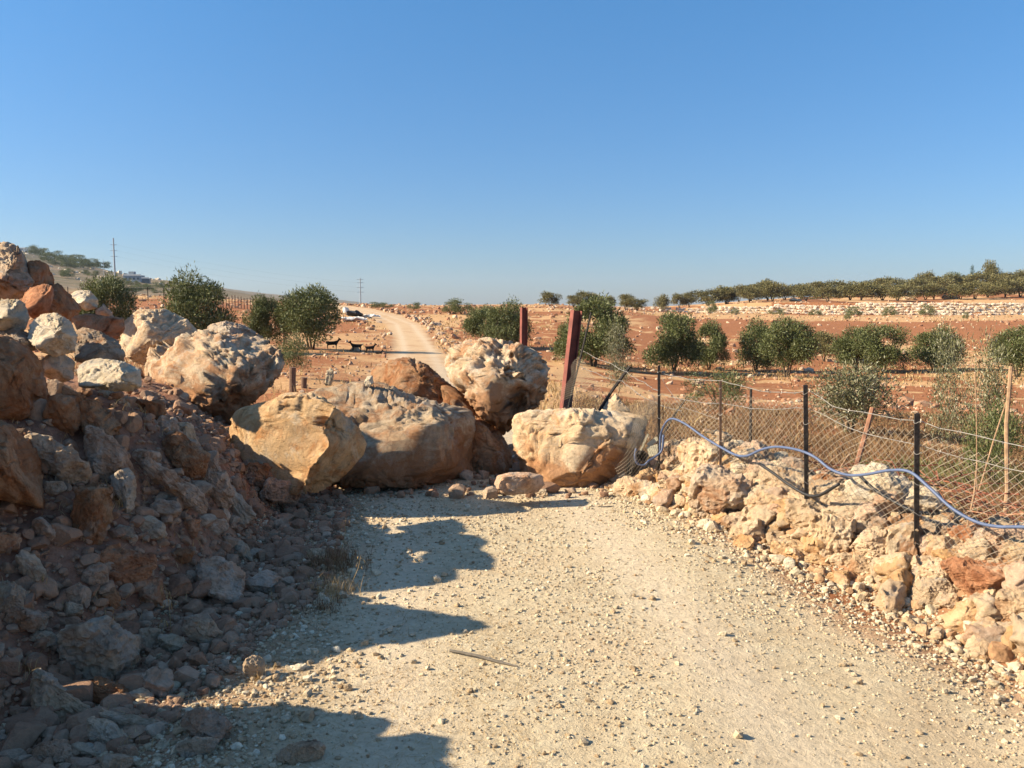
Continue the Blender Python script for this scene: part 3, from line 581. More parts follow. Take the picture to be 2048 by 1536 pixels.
BANK = [
 ("thin pale slab lying flat under the squared cream block", 92, 757, 162, 797, 'grey', 25, 5.4, (75, 16)),
 ("jagged cream rock catching the sun below the squared block", 192, 782, 268, 838, 'cream', 38, 5.6, (88, 40)),
 ("brown angular rock beside the big smooth brown boulder", 95, 791, 160, 872, 'brown', 0, None, None),
 ("pair-shaped brown rock leaning downhill below the cream block", 150, 790, 238, 895, 'brown', 50, None, (118, 62)),
 ("grey-white angular rock with one sunlit corner", 58, 866, 175, 968, 'grey', 28, None, (125, 74)),
 ("broad flat pinkish slab tilted down the bank, widest of the slope", 158, 866, 275, 960, 'pink', 40, None, (135, 62)),
 ("slab end standing below the broad pinkish slab", 228, 935, 280, 1022, 'grey', 65, None, (90, 40)),
 ("long narrow straight-edged slab slanting down towards the road", 290, 912, 412, 1028, 'pink', 44, None, (160, 40)),
 ("brown lumpy rock above the long narrow slab", 318, 872, 408, 952, 'brown', 35, None, (98, 56)),
 ("orange-edged rock between the long narrow slab and the sunlit orange boulder", 375, 905, 472, 1010, 'pink', 45, None, (128, 52)),
 ("pale peg-shaped stone pointing down at the road edge", 437, 975, 506, 1045, 'grey', 45, None, (88, 36)),
 ("brown upright boulder with a cleft in the middle of the shaded slope", 134, 966, 220, 1085, 'brown', 12, None, None),
 ("sunlit flat-topped block in the dark hollow under the pitted boulder", 347, 848, 392, 912, 'cream', 0, 5.9, None),
 ("rough reddish rock with a sunlit crest beside the hollow", 300, 838, 362, 885, 'pink', 15, 5.7, None),
 ("small reddish rock below the tip of the long narrow slab", 362, 1038, 404, 1072, 'rust', 0, None, None),
 ("small grey-blue stone at the foot of the slab end", 275, 1038, 331, 1076, 'grey', 20, None, None),
 ("orange-ended stone resting above the grey-blue one", 300, 1003, 362, 1040, 'pink', 10, None, None),
 ("thick slab with a rusty broken face near the middle of the slope", 200, 1092, 302, 1176, 'rust', 25, None, (105, 62)),
 ("pink knobbly rock touching the rusty broken face", 165, 1133, 212, 1188, 'pink', 0, None, None),
 ("dull red rounded rock below the thick slab", 272, 1160, 335, 1216, 'rust', 10, None, None),
 ("brown rounded rock beside the dull red one", 192, 1178, 240, 1214, 'brown', 0, None, None),
 ("largest pale rock at the toe of the slope, half sunk", 382, 1128, 492, 1214, 'pink', 25, None, (118, 80)),
 ("reddish low rock by the dry grass tuft", 494, 1145, 562, 1192, 'pink', 10, None, None),
 ("pale rock cut by the picture edge under the leaning slabs", -20, 1168, 58, 1230, 'grey', 10, None, None),
 ("grey tilted slab near the picture edge", 30, 1102, 92, 1165, 'grey', 45, None, (80, 36)),
 ("red small rock at the picture edge below the leaning orange boulder", -10, 1068, 42, 1106, 'rust', 0, None, None),
 ("big humped boulder with a dark overhang, lowest large one on the bank", 112, 1231, 278, 1362, 'grey', 12, None, None),
 ("squarish brown rock just below the humped boulder", 178, 1354, 258, 1408, 'brown', 5, None, None),
 ("wide flat blotched slab at the corner of the picture", 40, 1358, 186, 1450, 'grey', 30, None, (150, 62)),
 ("pale shiny flake of stone beside the squarish brown rock", 253, 1373, 309, 1405, 'pale', 12, None, (58, 24)),
 ("thin plate of stone lying flat with a pale top", 200, 1420, 330, 1474, 'grey', 14, None, (135, 26)),
 ("reddish wedge-shaped rock near the bottom edge of the picture", 360, 1424, 455, 1490, 'pink', 12, None, None),
 ("flat grey stone in front of the reddish wedge", 353, 1478, 432, 1514, 'grey', 5, None, None),
 ("pink-faced rock close to the bottom corner", 72, 1485, 146, 1532, 'pink', 18, None, None),
 ("blue-grey rounded rock under the flat blotched slab", 164, 1446, 256, 1494, 'grey', 8, None, None),
 ("small pale egg-shaped stone between two rounded rocks near the bottom edge", 143, 1487, 204, 1518, 'grey', 0, None, None),
 ("flat-sided pale rock behind the tall wild oat stalk", 374, 1228, 452, 1302, 'grey', 38, None, (92, 44)),
 ("folded grey plate of stone at the foot of the wild oats", 272, 1258, 318, 1304, 'grey', 10, None, None),
 ("second folded plate of stone, paler, under the wild oats", 318, 1270, 374, 1310, 'pale', 8, None, None),
 ("reddish rock half buried in dry litter right of the squarish brown rock", 281, 1344, 345, 1400, 'pink', 28, None, None),
 ("small pale stone on the slope beside the humped boulder", 56, 1260, 112, 1290, 'grey', 5, None, None),
 ("small rock lit by the sun at the edge of the shadow", 490, 1314, 528, 1362, 'cream', 0, None, None),
 ("broad flat pale slab on the bare ground by the bottom edge", 556, 1486, 650, 1524, 'grey', 3, None, None),
 ("brown rock with dry grass on it above the humped boulder", 4, 1214, 84, 1262, 'pink', 5, None, None),
 ("round pale cobble cut by the bottom edge", 203, 1508, 268, 1550, 'grey', 0, None, None),
 ("small orange-brown cobble between the pink-faced and the wedge rock", 233, 1490, 276, 1516, 'pink', 0, None, None),
 ("small pointed stone on the slope above the humped boulder", 125, 1205, 165, 1240, 'grey', 20, None, None),
 ("brown oval rock beside the small pointed stone", 130, 1165, 182, 1222, 'pink', 15, None, None),
 ("white chip of stone on the road verge by the shadow tips", 648, 1022, 684, 1040, 'pale', 0, None, None),
 ("pale low rock under the dry grass tuft", 612, 1098, 655, 1128, 'cream', 0, None, None),
 ("grey rock tucked between the brown rock and the cleft boulder", 92, 962, 130, 990, 'grey', 0, None, None),
 ("dark rock in the hollow under the overhang of the pitted boulder", 385, 850, 460, 925, 'brown', 10, 7.6, None),
 ("shaded brown rock beneath the sunlit orange boulder's edge", 470, 930, 560, 1000, 'brown', 8, 6.75, None),
 ("low brown rock at the foot of the sunlit orange boulder", 520, 960, 600, 1006, 'pink', 10, 6.7, None),
 ("brown rock in the shadow behind the jagged sunlit rock", 265, 800, 330, 865, 'brown', 0, 5.8, None),
 ("weathered rock between the big smooth brown boulder and the thin slab", 60, 780, 110, 830, 'brown', 20, 5.3, None),
 ("flat cream stone beside the pinkish rock on the road", 1050, 977, 1096, 994, 'cream', -6, None, None),
 ("grey stone under the long narrow slab", 268, 895, 318, 935, 'pink', 30, None, None),
 ("rounded rock among the rubble below the orange-edged rock", 405, 1040, 452, 1075, 'pink', 10, None, None),
 ("rounded grey stone among rubble halfway to the dry grass", 455, 1085, 505, 1120, 'grey', 10, None, None),
 ("small brown stone next to the half-sunk pale rock", 345, 1100, 385, 1132, 'brown', 10, None, None),
 ("pinkish block above the brown oval rock", 60, 1040, 118, 1085, 'pink', 18, None, None),
 ("grey lump of stone between the cleft boulder and the thick slab", 228, 1050, 268, 1085, 'grey', 0, None, None),
]
for b in BANK:
    lab, x0, y0, x1, y1, mt, rl, D, LT = b
    big = (x1 - x0) > 70
    lay(lab, x0, y0, x1, y1, mt, rl, D, LT=LT, name='slab' if ('slab' in lab.split(',')[0].split()[:6]) else ('boulder' if 'boulder' in lab.split()[:4] else 'rock'), k=5 if big else 4, pits=.03 if big else 0)['kind'] = 'thing'
# stones out of frame on the same bank (they throw the shadow at the bottom of the picture)
for i, (x, y, s_) in enumerate([(-2.8, 3.05, .9), (-3.0, 2.52, 1.4), (-2.65, 2.1, 1.0), (-3.2, 4.2, .95), (-2.78, 3.88, .62), (-2.68, 3.66, .5), (-3.5, 4.95, .45), (-4.3, 6.6, .6), (-2.7, 2.0, .5)]):
    rock_obj('boulder', ["tall brown boulder beyond the picture edge on the bank crest", "squat grey boulder beyond the picture edge near the camera"][i % 2], 'boulder', (x, y, ground(x, y) + s_ * .22), (s_, s_ * .6, s_ * .88), ['brown', 'grey'][i % 2], 400 + i, yaw=i, k=4, group='boulders of the bank beyond the picture edge')

# ------------------------------------------------------------------ stones heaped along the fence
FL = [(1.30, 7.7), (1.70, 6.95), (2.08, 6.0), (2.47, 5.2), (2.78, 4.45), (3.05, 3.6), (3.5, 2.2)]
FLv = [Vector((x, y, 0)) for x, y in FL]
def fence_hit(px, py, off=0.0):
    """point of the fence line's vertical sheet seen at a pixel, moved off along its normal"""
    v = ray(px, py)
    for a, b in zip(FLv, FLv[1:]):
        e = b - a; den = v.x * e.y - v.y * e.x
        if abs(den) < 1e-9: continue
        t = (a.x * e.y - a.y * e.x) / den; f = ((v.x * t - a.x) * e.x + (v.y * t - a.y) * e.y) / e.length_squared
        if t > 0 and -.02 <= f <= 1.02:
            nrm = Vector((e.y, -e.x, 0)).normalized(); q = Vector((0, 0, CAMH)) + v * t
            return q + nrm * off * (-1 if nrm.x > 0 else 1)
    return P(px, py, 7.7)
# bounding boxes read in the 848 x 536 crop at (1200, 800); scale .4141
HEAP = [
 (80,380,205,485,'cream',"first cream stone of the heap, at its far end by the straight-topped boulder"),
 (150,395,275,500,'cream',"low stone in front of the black pipe mouth"),
 (285,355,405,440,'cream',"lumpy stone right of the first thin fence post's foot"),
 (385,215,575,430,'cream',"tall triangular cream rock peaking under the blue hose"),
 (350,205,470,290,'cream',"rounded stone behind the triangular cream rock"),
 (470,210,580,270,'pink',"flat pinkish stone topping the heap beside the thin post"),
 (450,345,745,600,'pit',"big block with a dark sheer side behind the thin post"),
 (590,295,720,370,'pale',"smooth pale hump between the thin post and the flat slabs"),
 (700,300,830,420,'pink',"pinkish slab sloping up towards the blue hose dip"),
 (760,335,1005,470,'cream',"wide cream slab lying just behind the second thick post"),
 (700,430,960,570,'cream',"broad broken slab below the wide cream one"),
 (1025,365,1220,425,'brown',"brown-topped flat rock under the arch of the hose"),
 (1030,405,1215,530,'cream',"hollowed stone just past the thick middle post"),
 (1200,345,1530,560,'pale',"largest pale block of the heap, smooth face to the road"),
 (1500,430,1640,520,'pale',"pale end of rock poking out behind the last thick post"),
 (890,500,1110,660,'cream',"square-shouldered cream rock at the thick middle post's foot"),
 (1015,560,1210,770,'cream',"upright twin-peaked rock in the lower course by the middle post"),
 (1060,540,1240,640,'pit',"pocked rock above the twin-peaked one"),
 (1240,640,1425,780,'cream',"cube-like stone in the lower course below the largest pale block"),
 (1400,600,1535,790,'cream',"cream stone standing beside the last thick post"),
 (1215,570,1450,655,'pink',"long flat pinkish stone under the largest pale block"),
 (1185,585,1275,675,'cream',"small wedge stone at the end of the long pinkish one"),
 (580,550,690,640,'cream',"rounded stone in front of the thin post's foot"),
 (650,570,800,705,'cream',"leaning wedge in the lower course right of the thin post"),
 (690,510,800,600,'cream',"squat stone under the broad broken slab"),
 (780,500,900,600,'pink',"stone with a dark gap beside it below the broad slab"),
 (800,640,905,715,'cream',"low cream stone at the toe under the broad slab"),
 (850,680,1000,780,'orange',"smooth orange stone lying at the toe by the middle post"),
 (905,720,1000,795,'orange',"smaller orange stone leaning on the smooth orange one"),
 (945,645,1020,710,'cream',"small cream stone above the two orange ones"),
 (1105,825,1205,885,'orange',"loose stone at the road edge below the cube-like one"),
 (1210,750,1315,835,'cream',"round stone at the toe below the cube-like one"),
 (1305,775,1420,895,'cream',"notched stone at the toe, short of the last thick post"),
 (1380,825,1525,985,'orange',"orange-stained stone at the road edge by the last thick post"),
 (1430,770,1525,850,'cream',"small stone jammed at the foot of the last thick post"),
 (1530,655,1640,800,'pink',"pink pointed stone right beside the last thick post"),
 (1555,590,1700,670,'grey',"grey flat stone at the top of the heap after the last thick post"),
 (1690,600,1830,720,'rust',"red-hearted broken stone on top of the heap"),
 (1620,690,1760,800,'cream',"cream stone filling below the red-hearted one"),
 (1540,770,1720,905,'cream',"broad cream stone in the middle course past the last post"),
 (1760,730,1900,850,'cream',"bowl-shaped stone beside the red-hearted one"),
 (1800,640,1920,760,'pink',"pinkish stone on top beneath the hose's lowest run"),
 (1880,640,2060,800,'pink',"wide pinkish stone at the picture edge below the hose"),
 (1955,700,2110,950,'cream',"big upright cream rock cut by the picture edge"),
 (1700,805,2005,975,'rust',"largest orange-red rock of the heap, squared, in the lower course"),
 (1785,945,1935,1055,'cream',"cone-shaped stone at the toe below the orange-red rock"),
 (1915,945,2100,1125,'cream',"big smooth stone at the road edge cut by the picture edge"),
 (1520,875,1700,1000,'cream',"lumpy cream stone at the toe past the last thick post"),
 (1640,935,1725,1020,'cream',"small stone by the toe between two lumpy ones"),
 (1360,900,1410,960,'cream',"little loose stone on the verge by the orange-stained one"),
 (1060,600,1110,650,'cream',"little stone wedged above the twin-peaked rock"),
 (470,580,560,632,'pale',"flat-faced white stone at the road edge below the big block"),
 (400,470,470,560,'orange',"knobbly orange stone at the toe before the big block"),
 (255,430,400,520,'orange',"lump of caked earth and stone at the far toe of the heap"),
 (190,440,270,500,'pale',"pale shard propped at the far toe"),
 (430,360,560,440,'cream',"cream stone filling below the triangular rock"),
 (560,420,640,520,'brown',"shaded stone behind the big block"),
 (1120,740,1220,800,'cream',"low cream stone at the toe between middle and last posts"),
 (1000,750,1110,800,'orange',"small orange stone at the toe beside the twin-peaked rock"),
 (640,660,740,730,'orange',"small toe stone before the leaning wedge"),
]
for i, (x0, y0, x1, y1, mt, lab) in enumerate(HEAP):
    s_ = .4141; X0, X1, Y0, Y1 = 1200 + x0 * s_, 1200 + x1 * s_, 800 + y0 * s_, 800 + y1 * s_
    big = (x1 - x0) > 150
    cx, yb = (X0 + X1) / 2, Y1
    # depth: bounded by the bank under the fence; upper stones sit farther in
    D = hit(cx, min(Y1, Y0 + (Y1 - Y0) * .75)) or 7
    v = ray(cx, (Y0 + Y1) / 2)
    fx = [(P(cx, 900, d).x - np.interp(d, FOOT[:, 1], FOOT[:, 0])) for d in (4, 8)]
    dd = np.linspace(3, 9, 400); sx = v.x * dd - np.interp(dd, FOOT[:, 1], FOOT[:, 0])
    lim = dd[np.argmin(np.abs(sx - .72))]
    D = min(D, lim)
    fq = fence_hit(cx, 1000); gz = ground(fq.x, fq.y); yb_f = 768 + FPX * math.tan(math.atan((CAMH - gz) / fq.y) - PITCH)
    if Y1 < yb_f + 12: D = max(D, fq.y + .30 * (X1 - X0) * fq.y / FPX + .03)
    gx_, gy_ = (X1 - X0) * .06, (Y1 - Y0) * .06
    X0, X1, Y0, Y1 = X0 - gx_, X1 + gx_, Y0 - gy_, Y1 + gy_
    if mt == 'cream' and i % 3 == 1: mt = 'creams'
    lay(lab, X0, Y0, X1, Y1, mt, 0, D, dep=.85, name='stone', k=5 if big else 4, pits=.06 if big else .04, box=.5, sink=.15, group=None, seed=700 + i * 3, yaw=rnd.uniform(-.95, -.45))

# smaller stones packed between them
r = np.random.RandomState(90); PK = []
for i in range(8):
    V, F = rock_shape(910 + i, 4, .5, 12, .5); lo, hi = V.min(0), V.max(0); V = (V - (lo + hi) / 2) / ((hi - lo) / 2) * np.array([.10, .075, .075]); V = roughen(V, F, 910 + i, .08, .06, .09, .03)
    me = mesh_np('stone', V, F, True); me.materials.append(MR[['cream', 'cream', 'orange', 'pink'][i % 4]]); PK.append(me)
for i in range(170):
    y = r.uniform(2.9, 8.2); x = float(np.interp(y, FOOT[:, 1], FOOT[:, 0])) + r.uniform(.0, 1.0); s = r.uniform(.55, 1.35)
    o = link('stone', PK[i % 8], None, None, (x, y, ground(x, y) + .035 * s)); o.rotation_euler = (r.uniform(-.5, .5), r.uniform(-.5, .5), r.uniform(0, 6.28)); o.scale = (s, s, s)
    tag(o, 'small cream stone packed between the larger rocks of the heap', 'stone', 'small stones packed into the heap under the fence')

# ------------------------------------------------------------------ loose stones: templates scattered as one mesh
def templates(n, k, seed, box=.5, cuts=7):
    out = []
    for i in range(n):
        V, F = rock_shape(seed + i, k, box, cuts, .5, .15)
        lo, hi = V.min(0), V.max(0); V = (V - (lo + hi) / 2) / ((hi - lo) / 2); out.append((V, F))
    return out
def scatter(name, mat, xs, ys, sizes, tm, seed, sink=.25, flat=(.45, .9), smooth=False):
    rg = np.random.RandomState(seed); n = len(xs); zs = height(xs, ys)
    which = rg.randint(0, len(tm), n); VV, FF = [], []; off = 0
    for t in range(len(tm)):
        m = which == t; c = m.sum()
        if not c: continue
        V, F = tm[t]; a = rg.uniform(0, 2 * math.pi, c); s = sizes[m]
        q = np.stack([s * rg.uniform(.75, 1.25, c), s * rg.uniform(.6, 1.0, c), s * rg.uniform(*flat, c)], 1) / 2
        b = rg.uniform(-.5, .5, c)
        W = V[None] * q[:, None]
        x = W[..., 0] * np.cos(b)[:, None] + W[..., 2] * np.sin(b)[:, None]; z = -W[..., 0] * np.sin(b)[:, None] + W[..., 2] * np.cos(b)[:, None]
        y = W[..., 1]; ca, sa = np.cos(a)[:, None], np.sin(a)[:, None]
        x, y = x * ca - y * sa, x * sa + y * ca
        x += xs[m][:, None]; y += ys[m][:, None]; z += (zs[m] + q[:, 2] * (1 - 2 * sink))[:, None]
        VV.append(np.stack([x, y, z], -1).reshape(-1, 3)); FF.append((F[None] + (np.arange(c) * len(V))[:, None, None] + off).reshape(-1, 3)); off += c * len(V)
    return link(name, mesh_np(name, np.concatenate(VV), np.concatenate(FF), smooth), mat)
TG = templates(8, 1, 5000, cuts=4); TS = templates(14, 2, 6000, cuts=8); TM_ = templates(12, 3, 6500, cuts=9)
rg = np.random.RandomState(3)
def pick(n, ylo, yhi, xfun, seed, power=1.0):
    r = np.random.RandomState(seed); y = ylo * (yhi / ylo) ** (r.uniform(0, 1, n) ** power); return r, y
# road gravel: dense near, thinning away
n = 66000; r, y = pick(n, 2.6, 9.0, None, 1); x = r.uniform(-2.0, 3.3, n)
foot = np.interp(y, FOOT[:, 1], FOOT[:, 0])
p = xyz(x, y); dens = .35 + .65 * sstep(-.25, .35, fbm(p, .9, 3, 71)); edge = sstep(.9, 0, foot - x) + sstep(.6, -.2, x + 1.0)
rc = x - np.interp(y, ROADC[:, 1], ROADC[:, 0]); bandt = np.exp(-((rc - .85) / .28) ** 2) + np.exp(-((rc + .7) / .25) ** 2)
keep = (r.uniform(0, 1, n) < np.clip(dens + edge * .5, 0, 1) * (1 - .7 * np.clip(bandt, 0, 1))) & (x < foot + .25) & (x > np.interp(y, *XF) - .2) & (np.abs(x / y) < .66)
size = np.clip(.0076 * np.exp(r.normal(0, .5, n)) * (.8 + .06 * y) * (1 + .5 * np.clip(edge, 0, 1)), .004, .045)
g = scatter('gravel', M_GRAVEL, x[keep], y[keep], size[keep], TG, 1, .3)
stuff(g, 'pale crushed limestone gravel spread over the track', 'gravel')
# coarser chips on the verges
n = 5000; r, y = pick(n, 2.7, 9.0, None, 2); side = r.uniform(0, 1, n) < .5
foot = np.interp(y, FOOT[:, 1], FOOT[:, 0]); xl = np.interp(y, *XF)
x = np.where(side, foot + .15 - np.abs(r.normal(0, .28, n)), xl + .1 + np.abs(r.normal(0, .55, n)))
keep = (np.abs(x / y) < .66) & (x < foot + .2)
size = np.clip(.017 * np.exp(r.normal(0, .5, n)), .009, .07)
g = scatter('verge_gravel', M_GRAVEL, x[keep], y[keep], size[keep], TS, 2, .3); stuff(g, 'coarse cream stone chips along both edges of the track', 'stone chips')
# rubble on the shaded bank
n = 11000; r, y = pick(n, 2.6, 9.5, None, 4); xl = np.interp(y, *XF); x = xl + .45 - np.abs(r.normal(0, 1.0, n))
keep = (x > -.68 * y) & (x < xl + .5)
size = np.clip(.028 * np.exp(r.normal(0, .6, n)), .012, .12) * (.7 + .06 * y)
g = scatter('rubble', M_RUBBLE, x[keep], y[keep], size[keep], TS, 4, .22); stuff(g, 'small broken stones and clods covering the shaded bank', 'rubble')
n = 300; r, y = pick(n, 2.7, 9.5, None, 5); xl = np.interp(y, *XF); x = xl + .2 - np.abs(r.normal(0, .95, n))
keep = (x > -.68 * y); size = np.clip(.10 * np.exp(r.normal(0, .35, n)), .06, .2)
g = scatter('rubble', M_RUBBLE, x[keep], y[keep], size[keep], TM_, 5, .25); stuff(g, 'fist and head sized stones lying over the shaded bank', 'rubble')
# filling between the stones of the heap
n = 4200; r = np.random.RandomState(6); y = r.uniform(2.6, 8.6, n); foot = np.interp(y, FOOT[:, 1], FOOT[:, 0]); x = foot + r.uniform(-.12, 1.3, n)
size = np.clip(.038 * np.exp(r.normal(0, .5, n)), .015, .12)
keep = (np.abs(x / y) < .68) & (hh_ok := True)
g = scatter('heap_rubble', M_HEAPR, x[keep], y[keep], size[keep], TS, 6, .2); stuff(g, 'small cream stones packed between the rocks under the fence', 'rubble')
# rubble among the road boulders
n = 700; r = np.random.RandomState(8); y = r.uniform(7.3, 10.5, n); x = r.uniform(-2.4, 1.4, n); size = np.clip(.06 * np.exp(r.normal(0, .5, n)), .02, .2)
g = scatter('boulder_rubble', M_RUBBLE, x, y, size, TS, 8, .2); stuff(g, 'broken stones and earth between the road block boulders', 'rubble')
# field stones, near to far
n = 15000; r, y = pick(n, 10.5, 210, None, 9); x = y * r.uniform(-.66, .7, n); p = xyz(x, y)
d = sstep(-.3, .45, fbm(p, .09, 3, 91)) * (1 - roadmask(x, y)); keep = (r.uniform(0, 1, n) < .2 + d * .8) & (roadmask(x, y) < .4)
size = np.clip(.0034 * y * np.exp(r.normal(0, .55, n)), .03, .8) * np.where(y < 30, 1.0, .8)
keep &= ~((x / y > .1) & (y > 86) & (y < 130) & (r.uniform(0, 1, n) < .6))
g = scatter('field_stones', M_FIELDST, x[keep], y[keep], size[keep], TG, 9, .35); stuff(g, 'cream stones strewn over the red fields', 'field stones')
n = 650; r = np.random.RandomState(10); t = r.uniform(0, 1, n); y = 14 * (150 / 14) ** t; c = np.interp(y, ROADC[:, 1], ROADC[:, 0]); wd = np.interp(y, ROADC[:, 1], ROADC[:, 2])
x = c + np.where(r.uniform(0, 1, n) < .85, 1, -1) * (wd + .2 + np.abs(r.normal(.5, 1.2, n))); size = np.clip(.0036 * y * np.exp(r.normal(0, .5, n)), .04, .8)
g = scatter('verge_stones', M_FIELDST, x, y, size, TS, 10, .3); stuff(g, 'cream stones cleared to the sides of the far track', 'stones')
# one-off stones of the near field
for i, (px, py, s_, lab) in enumerate([(1850, 700, 34, "white flat stone in the field beyond the small olive"), (1395, 765, 26, "pale stone behind the low dusty olive"), (850, 905, 0, "")]):
    if s_: lay(lab, px - s_ / 2, py - s_ * .25, px + s_ / 2, py + s_ * .25, 'cream', 0, None, k=3, name='stone')

# ------------------------------------------------------------------ grass, weeds, twigs as blades
def blades(name, mat, xs, ys, hs, seed, w=.0035, lean=.5, tuft=1, spread=.03, curve=.4, z0=None):
    rg = np.random.RandomState(seed); n = len(xs) * tuft
    xs = np.repeat(xs, tuft); ys = np.repeat(ys, tuft); hs = np.repeat(hs, tuft) * rg.uniform(.5, 1.15, n)
    zs = height(xs, ys) - .01 if z0 is None else np.repeat(z0, tuft)
    xs = xs + rg.normal(0, spread, n); ys = ys + rg.normal(0, spread, n)
    a = rg.uniform(0, 2 * math.pi, n); ln = rg.uniform(.05, lean, n) * hs; dx, dy = np.cos(a), np.sin(a); b = rg.uniform(0, math.pi, n)
    wx, wy = np.cos(b) * w * np.maximum(1, ys / 6), np.sin(b) * w * np.maximum(1, ys / 6)
    lv = []
    for t, k in ((0, 1), (.55, .8), (1, .15)):
        ox = xs + dx * ln * t ** (1 + curve * 2); oy = ys + dy * ln * t ** (1 + curve * 2); oz = zs + hs * t * (1 - .12 * t)
        lv.append(np.stack([ox - wx * k, oy - wy * k, oz], 1)); lv.append(np.stack([ox + wx * k, oy + wy * k, oz], 1))
    V = np.stack(lv, 1).reshape(-1, 3); q = np.array([[0, 1, 3, 2], [2, 3, 5, 4]]); F = (q[None] + (np.arange(n) * 6)[:, None, None]).reshape(-1, 4)
    return link(name, mesh_np(name, V, F, False), mat)
def region(n, x0, x1, y0, y1, seed, f=None):
    r = np.random.RandomState(seed); x = r.uniform(x0, x1, n); y = r.uniform(y0, y1, n)
    if f is not None:
        k = f(x, y, r); x, y = x[k], y[k]
    return x, y, r
# dry grass on the bank and its foot
x, y, r = region(1500, -3.6, -.6, 2.7, 7.2, 41, lambda x, y, r: (x > -.66 * y) & (x < np.interp(y, *XF) + .75 - .08 * y) & (fbm(xyz(x, y), 1.6, 2, 77) > -.05))
o = blades('dry_grass', M_STRAW, x, y, r.uniform(.03, .10, len(x)), 41, .0016, 1.2, 5, .035); stuff(o, 'thin dry grass growing among the stones of the shaded bank', 'grass')
# straw litter where the sun reaches the verge
x, y, r = region(4200, -1.6, .1, 2.7, 4.6, 42, lambda x, y, r: fbm(xyz(x, y), 1.4, 2, 78) > -.15)
o = blades('straw_litter', M_STRAW, x, y, r.uniform(.008, .03, len(x)), 42, .0014, 4.5, 4, .03, .1); stuff(o, 'flattened straw lying on the track verge', 'straw')
x, y, r = region(900, .4, 3.4, 2.8, 8, 43, lambda x, y, r: np.abs(x - np.interp(y, FOOT[:, 1], FOOT[:, 0]) + .02) < .16)
o = blades('verge_grass', M_STRAW, x, y, r.uniform(.03, .09, len(x)), 43, .0015, 1.3, 4, .03); stuff(o, 'short dry grass at the foot of the heaped stones', 'grass')
# scrubby dry ground cover behind the fence
n = 16000; r = np.random.RandomState(44); y = 6.5 * (22 / 6.5) ** r.uniform(0, 1, n); x = y * r.uniform(.02, .68, n)
k = (x > np.interp(y, FOOT[:, 1], FOOT[:, 0]) + 1.3) & (fbm(xyz(x, y), .8, 3, 79) > -.42); x, y = x[k], y[k]
o = blades('dry_weeds', M_WEED, x, y, .06 + .20 * np.random.RandomState(1).uniform(0, 1, len(x)), 44, .0028, 1.6, 4, .07); stuff(o, 'brown dried weeds and litter behind the fence', 'weeds')
n = 1500; r = np.random.RandomState(45); y = r.uniform(8.5, 12.5, n); x = y * r.uniform(.40, .62, n)
k = fbm(xyz(x, y), .7, 3, 80) > .0; x, y = x[k], y[k]
o = blades('green_weeds', M_GREENW, x, y, r.uniform(.1, .24, len(x)), 45, .003, .9, 4, .06); stuff(o, 'pale green weeds growing behind the last fence post', 'weeds')
# far straw clumps
n = 16000; r = np.random.RandomState(46); y = 14 * (170 / 14) ** r.uniform(0, 1, n); x = y * r.uniform(-.6, .66, n)
c = np.abs(x - np.interp(y, ROADC[:, 1], ROADC[:, 0])) - np.interp(y, ROADC[:, 1], ROADC[:, 2])
k = (roadmask(x, y) < .1) & ((fbm(xyz(x, y), .12, 3, 31) > .05) | ((c < 3.5) & (c > .2))) & ~((x / y > -.32) & (x / y < -.09) & (y < 75) & (r.uniform(0, 1, n) < .85)) & ~((x / y > .1) & (y > 88) & (y < 132)); x, y = x[k], y[k]
o = blades('straw_clumps', M_STRAW, x, y, r.uniform(.08, .3, len(x)), 46, .0035, .8, 3, .15); stuff(o, 'straw-coloured dry grass in patches across the fields', 'grass')
# the heap of reddish cut branches behind the last post
r = np.random.RandomState(47); mb = MB()
for i in range(420):
    cx, cy = 3.45 + r.normal(0, .7), 5.9 + r.normal(0, .55)
    if cx < np.interp(cy, FOOT[:, 1], FOOT[:, 0]) + .9: continue
    a = r.uniform(0, 6.28); l = r.uniform(.25, .8); z = ground(cx, cy) + r.uniform(0, .42) * math.exp(-((cx - 3.6) ** 2 + (cy - 5.9) ** 2) / .9)
    d = Vector((math.cos(a), math.sin(a), r.uniform(-.25, .35))) * l / 2; p0 = Vector((cx, cy, z + .05))
    k1 = Vector(r.normal(0, .04, 3)); mb.tube([p0 - d, p0 + k1, p0 + d], [.006, .0045, .002], 3, False)
tag(mb.build('brushwood_pile', M_TWIG), 'pile of thin reddish cut branches behind the last thick fence post', 'brushwood', None, 'stuff')
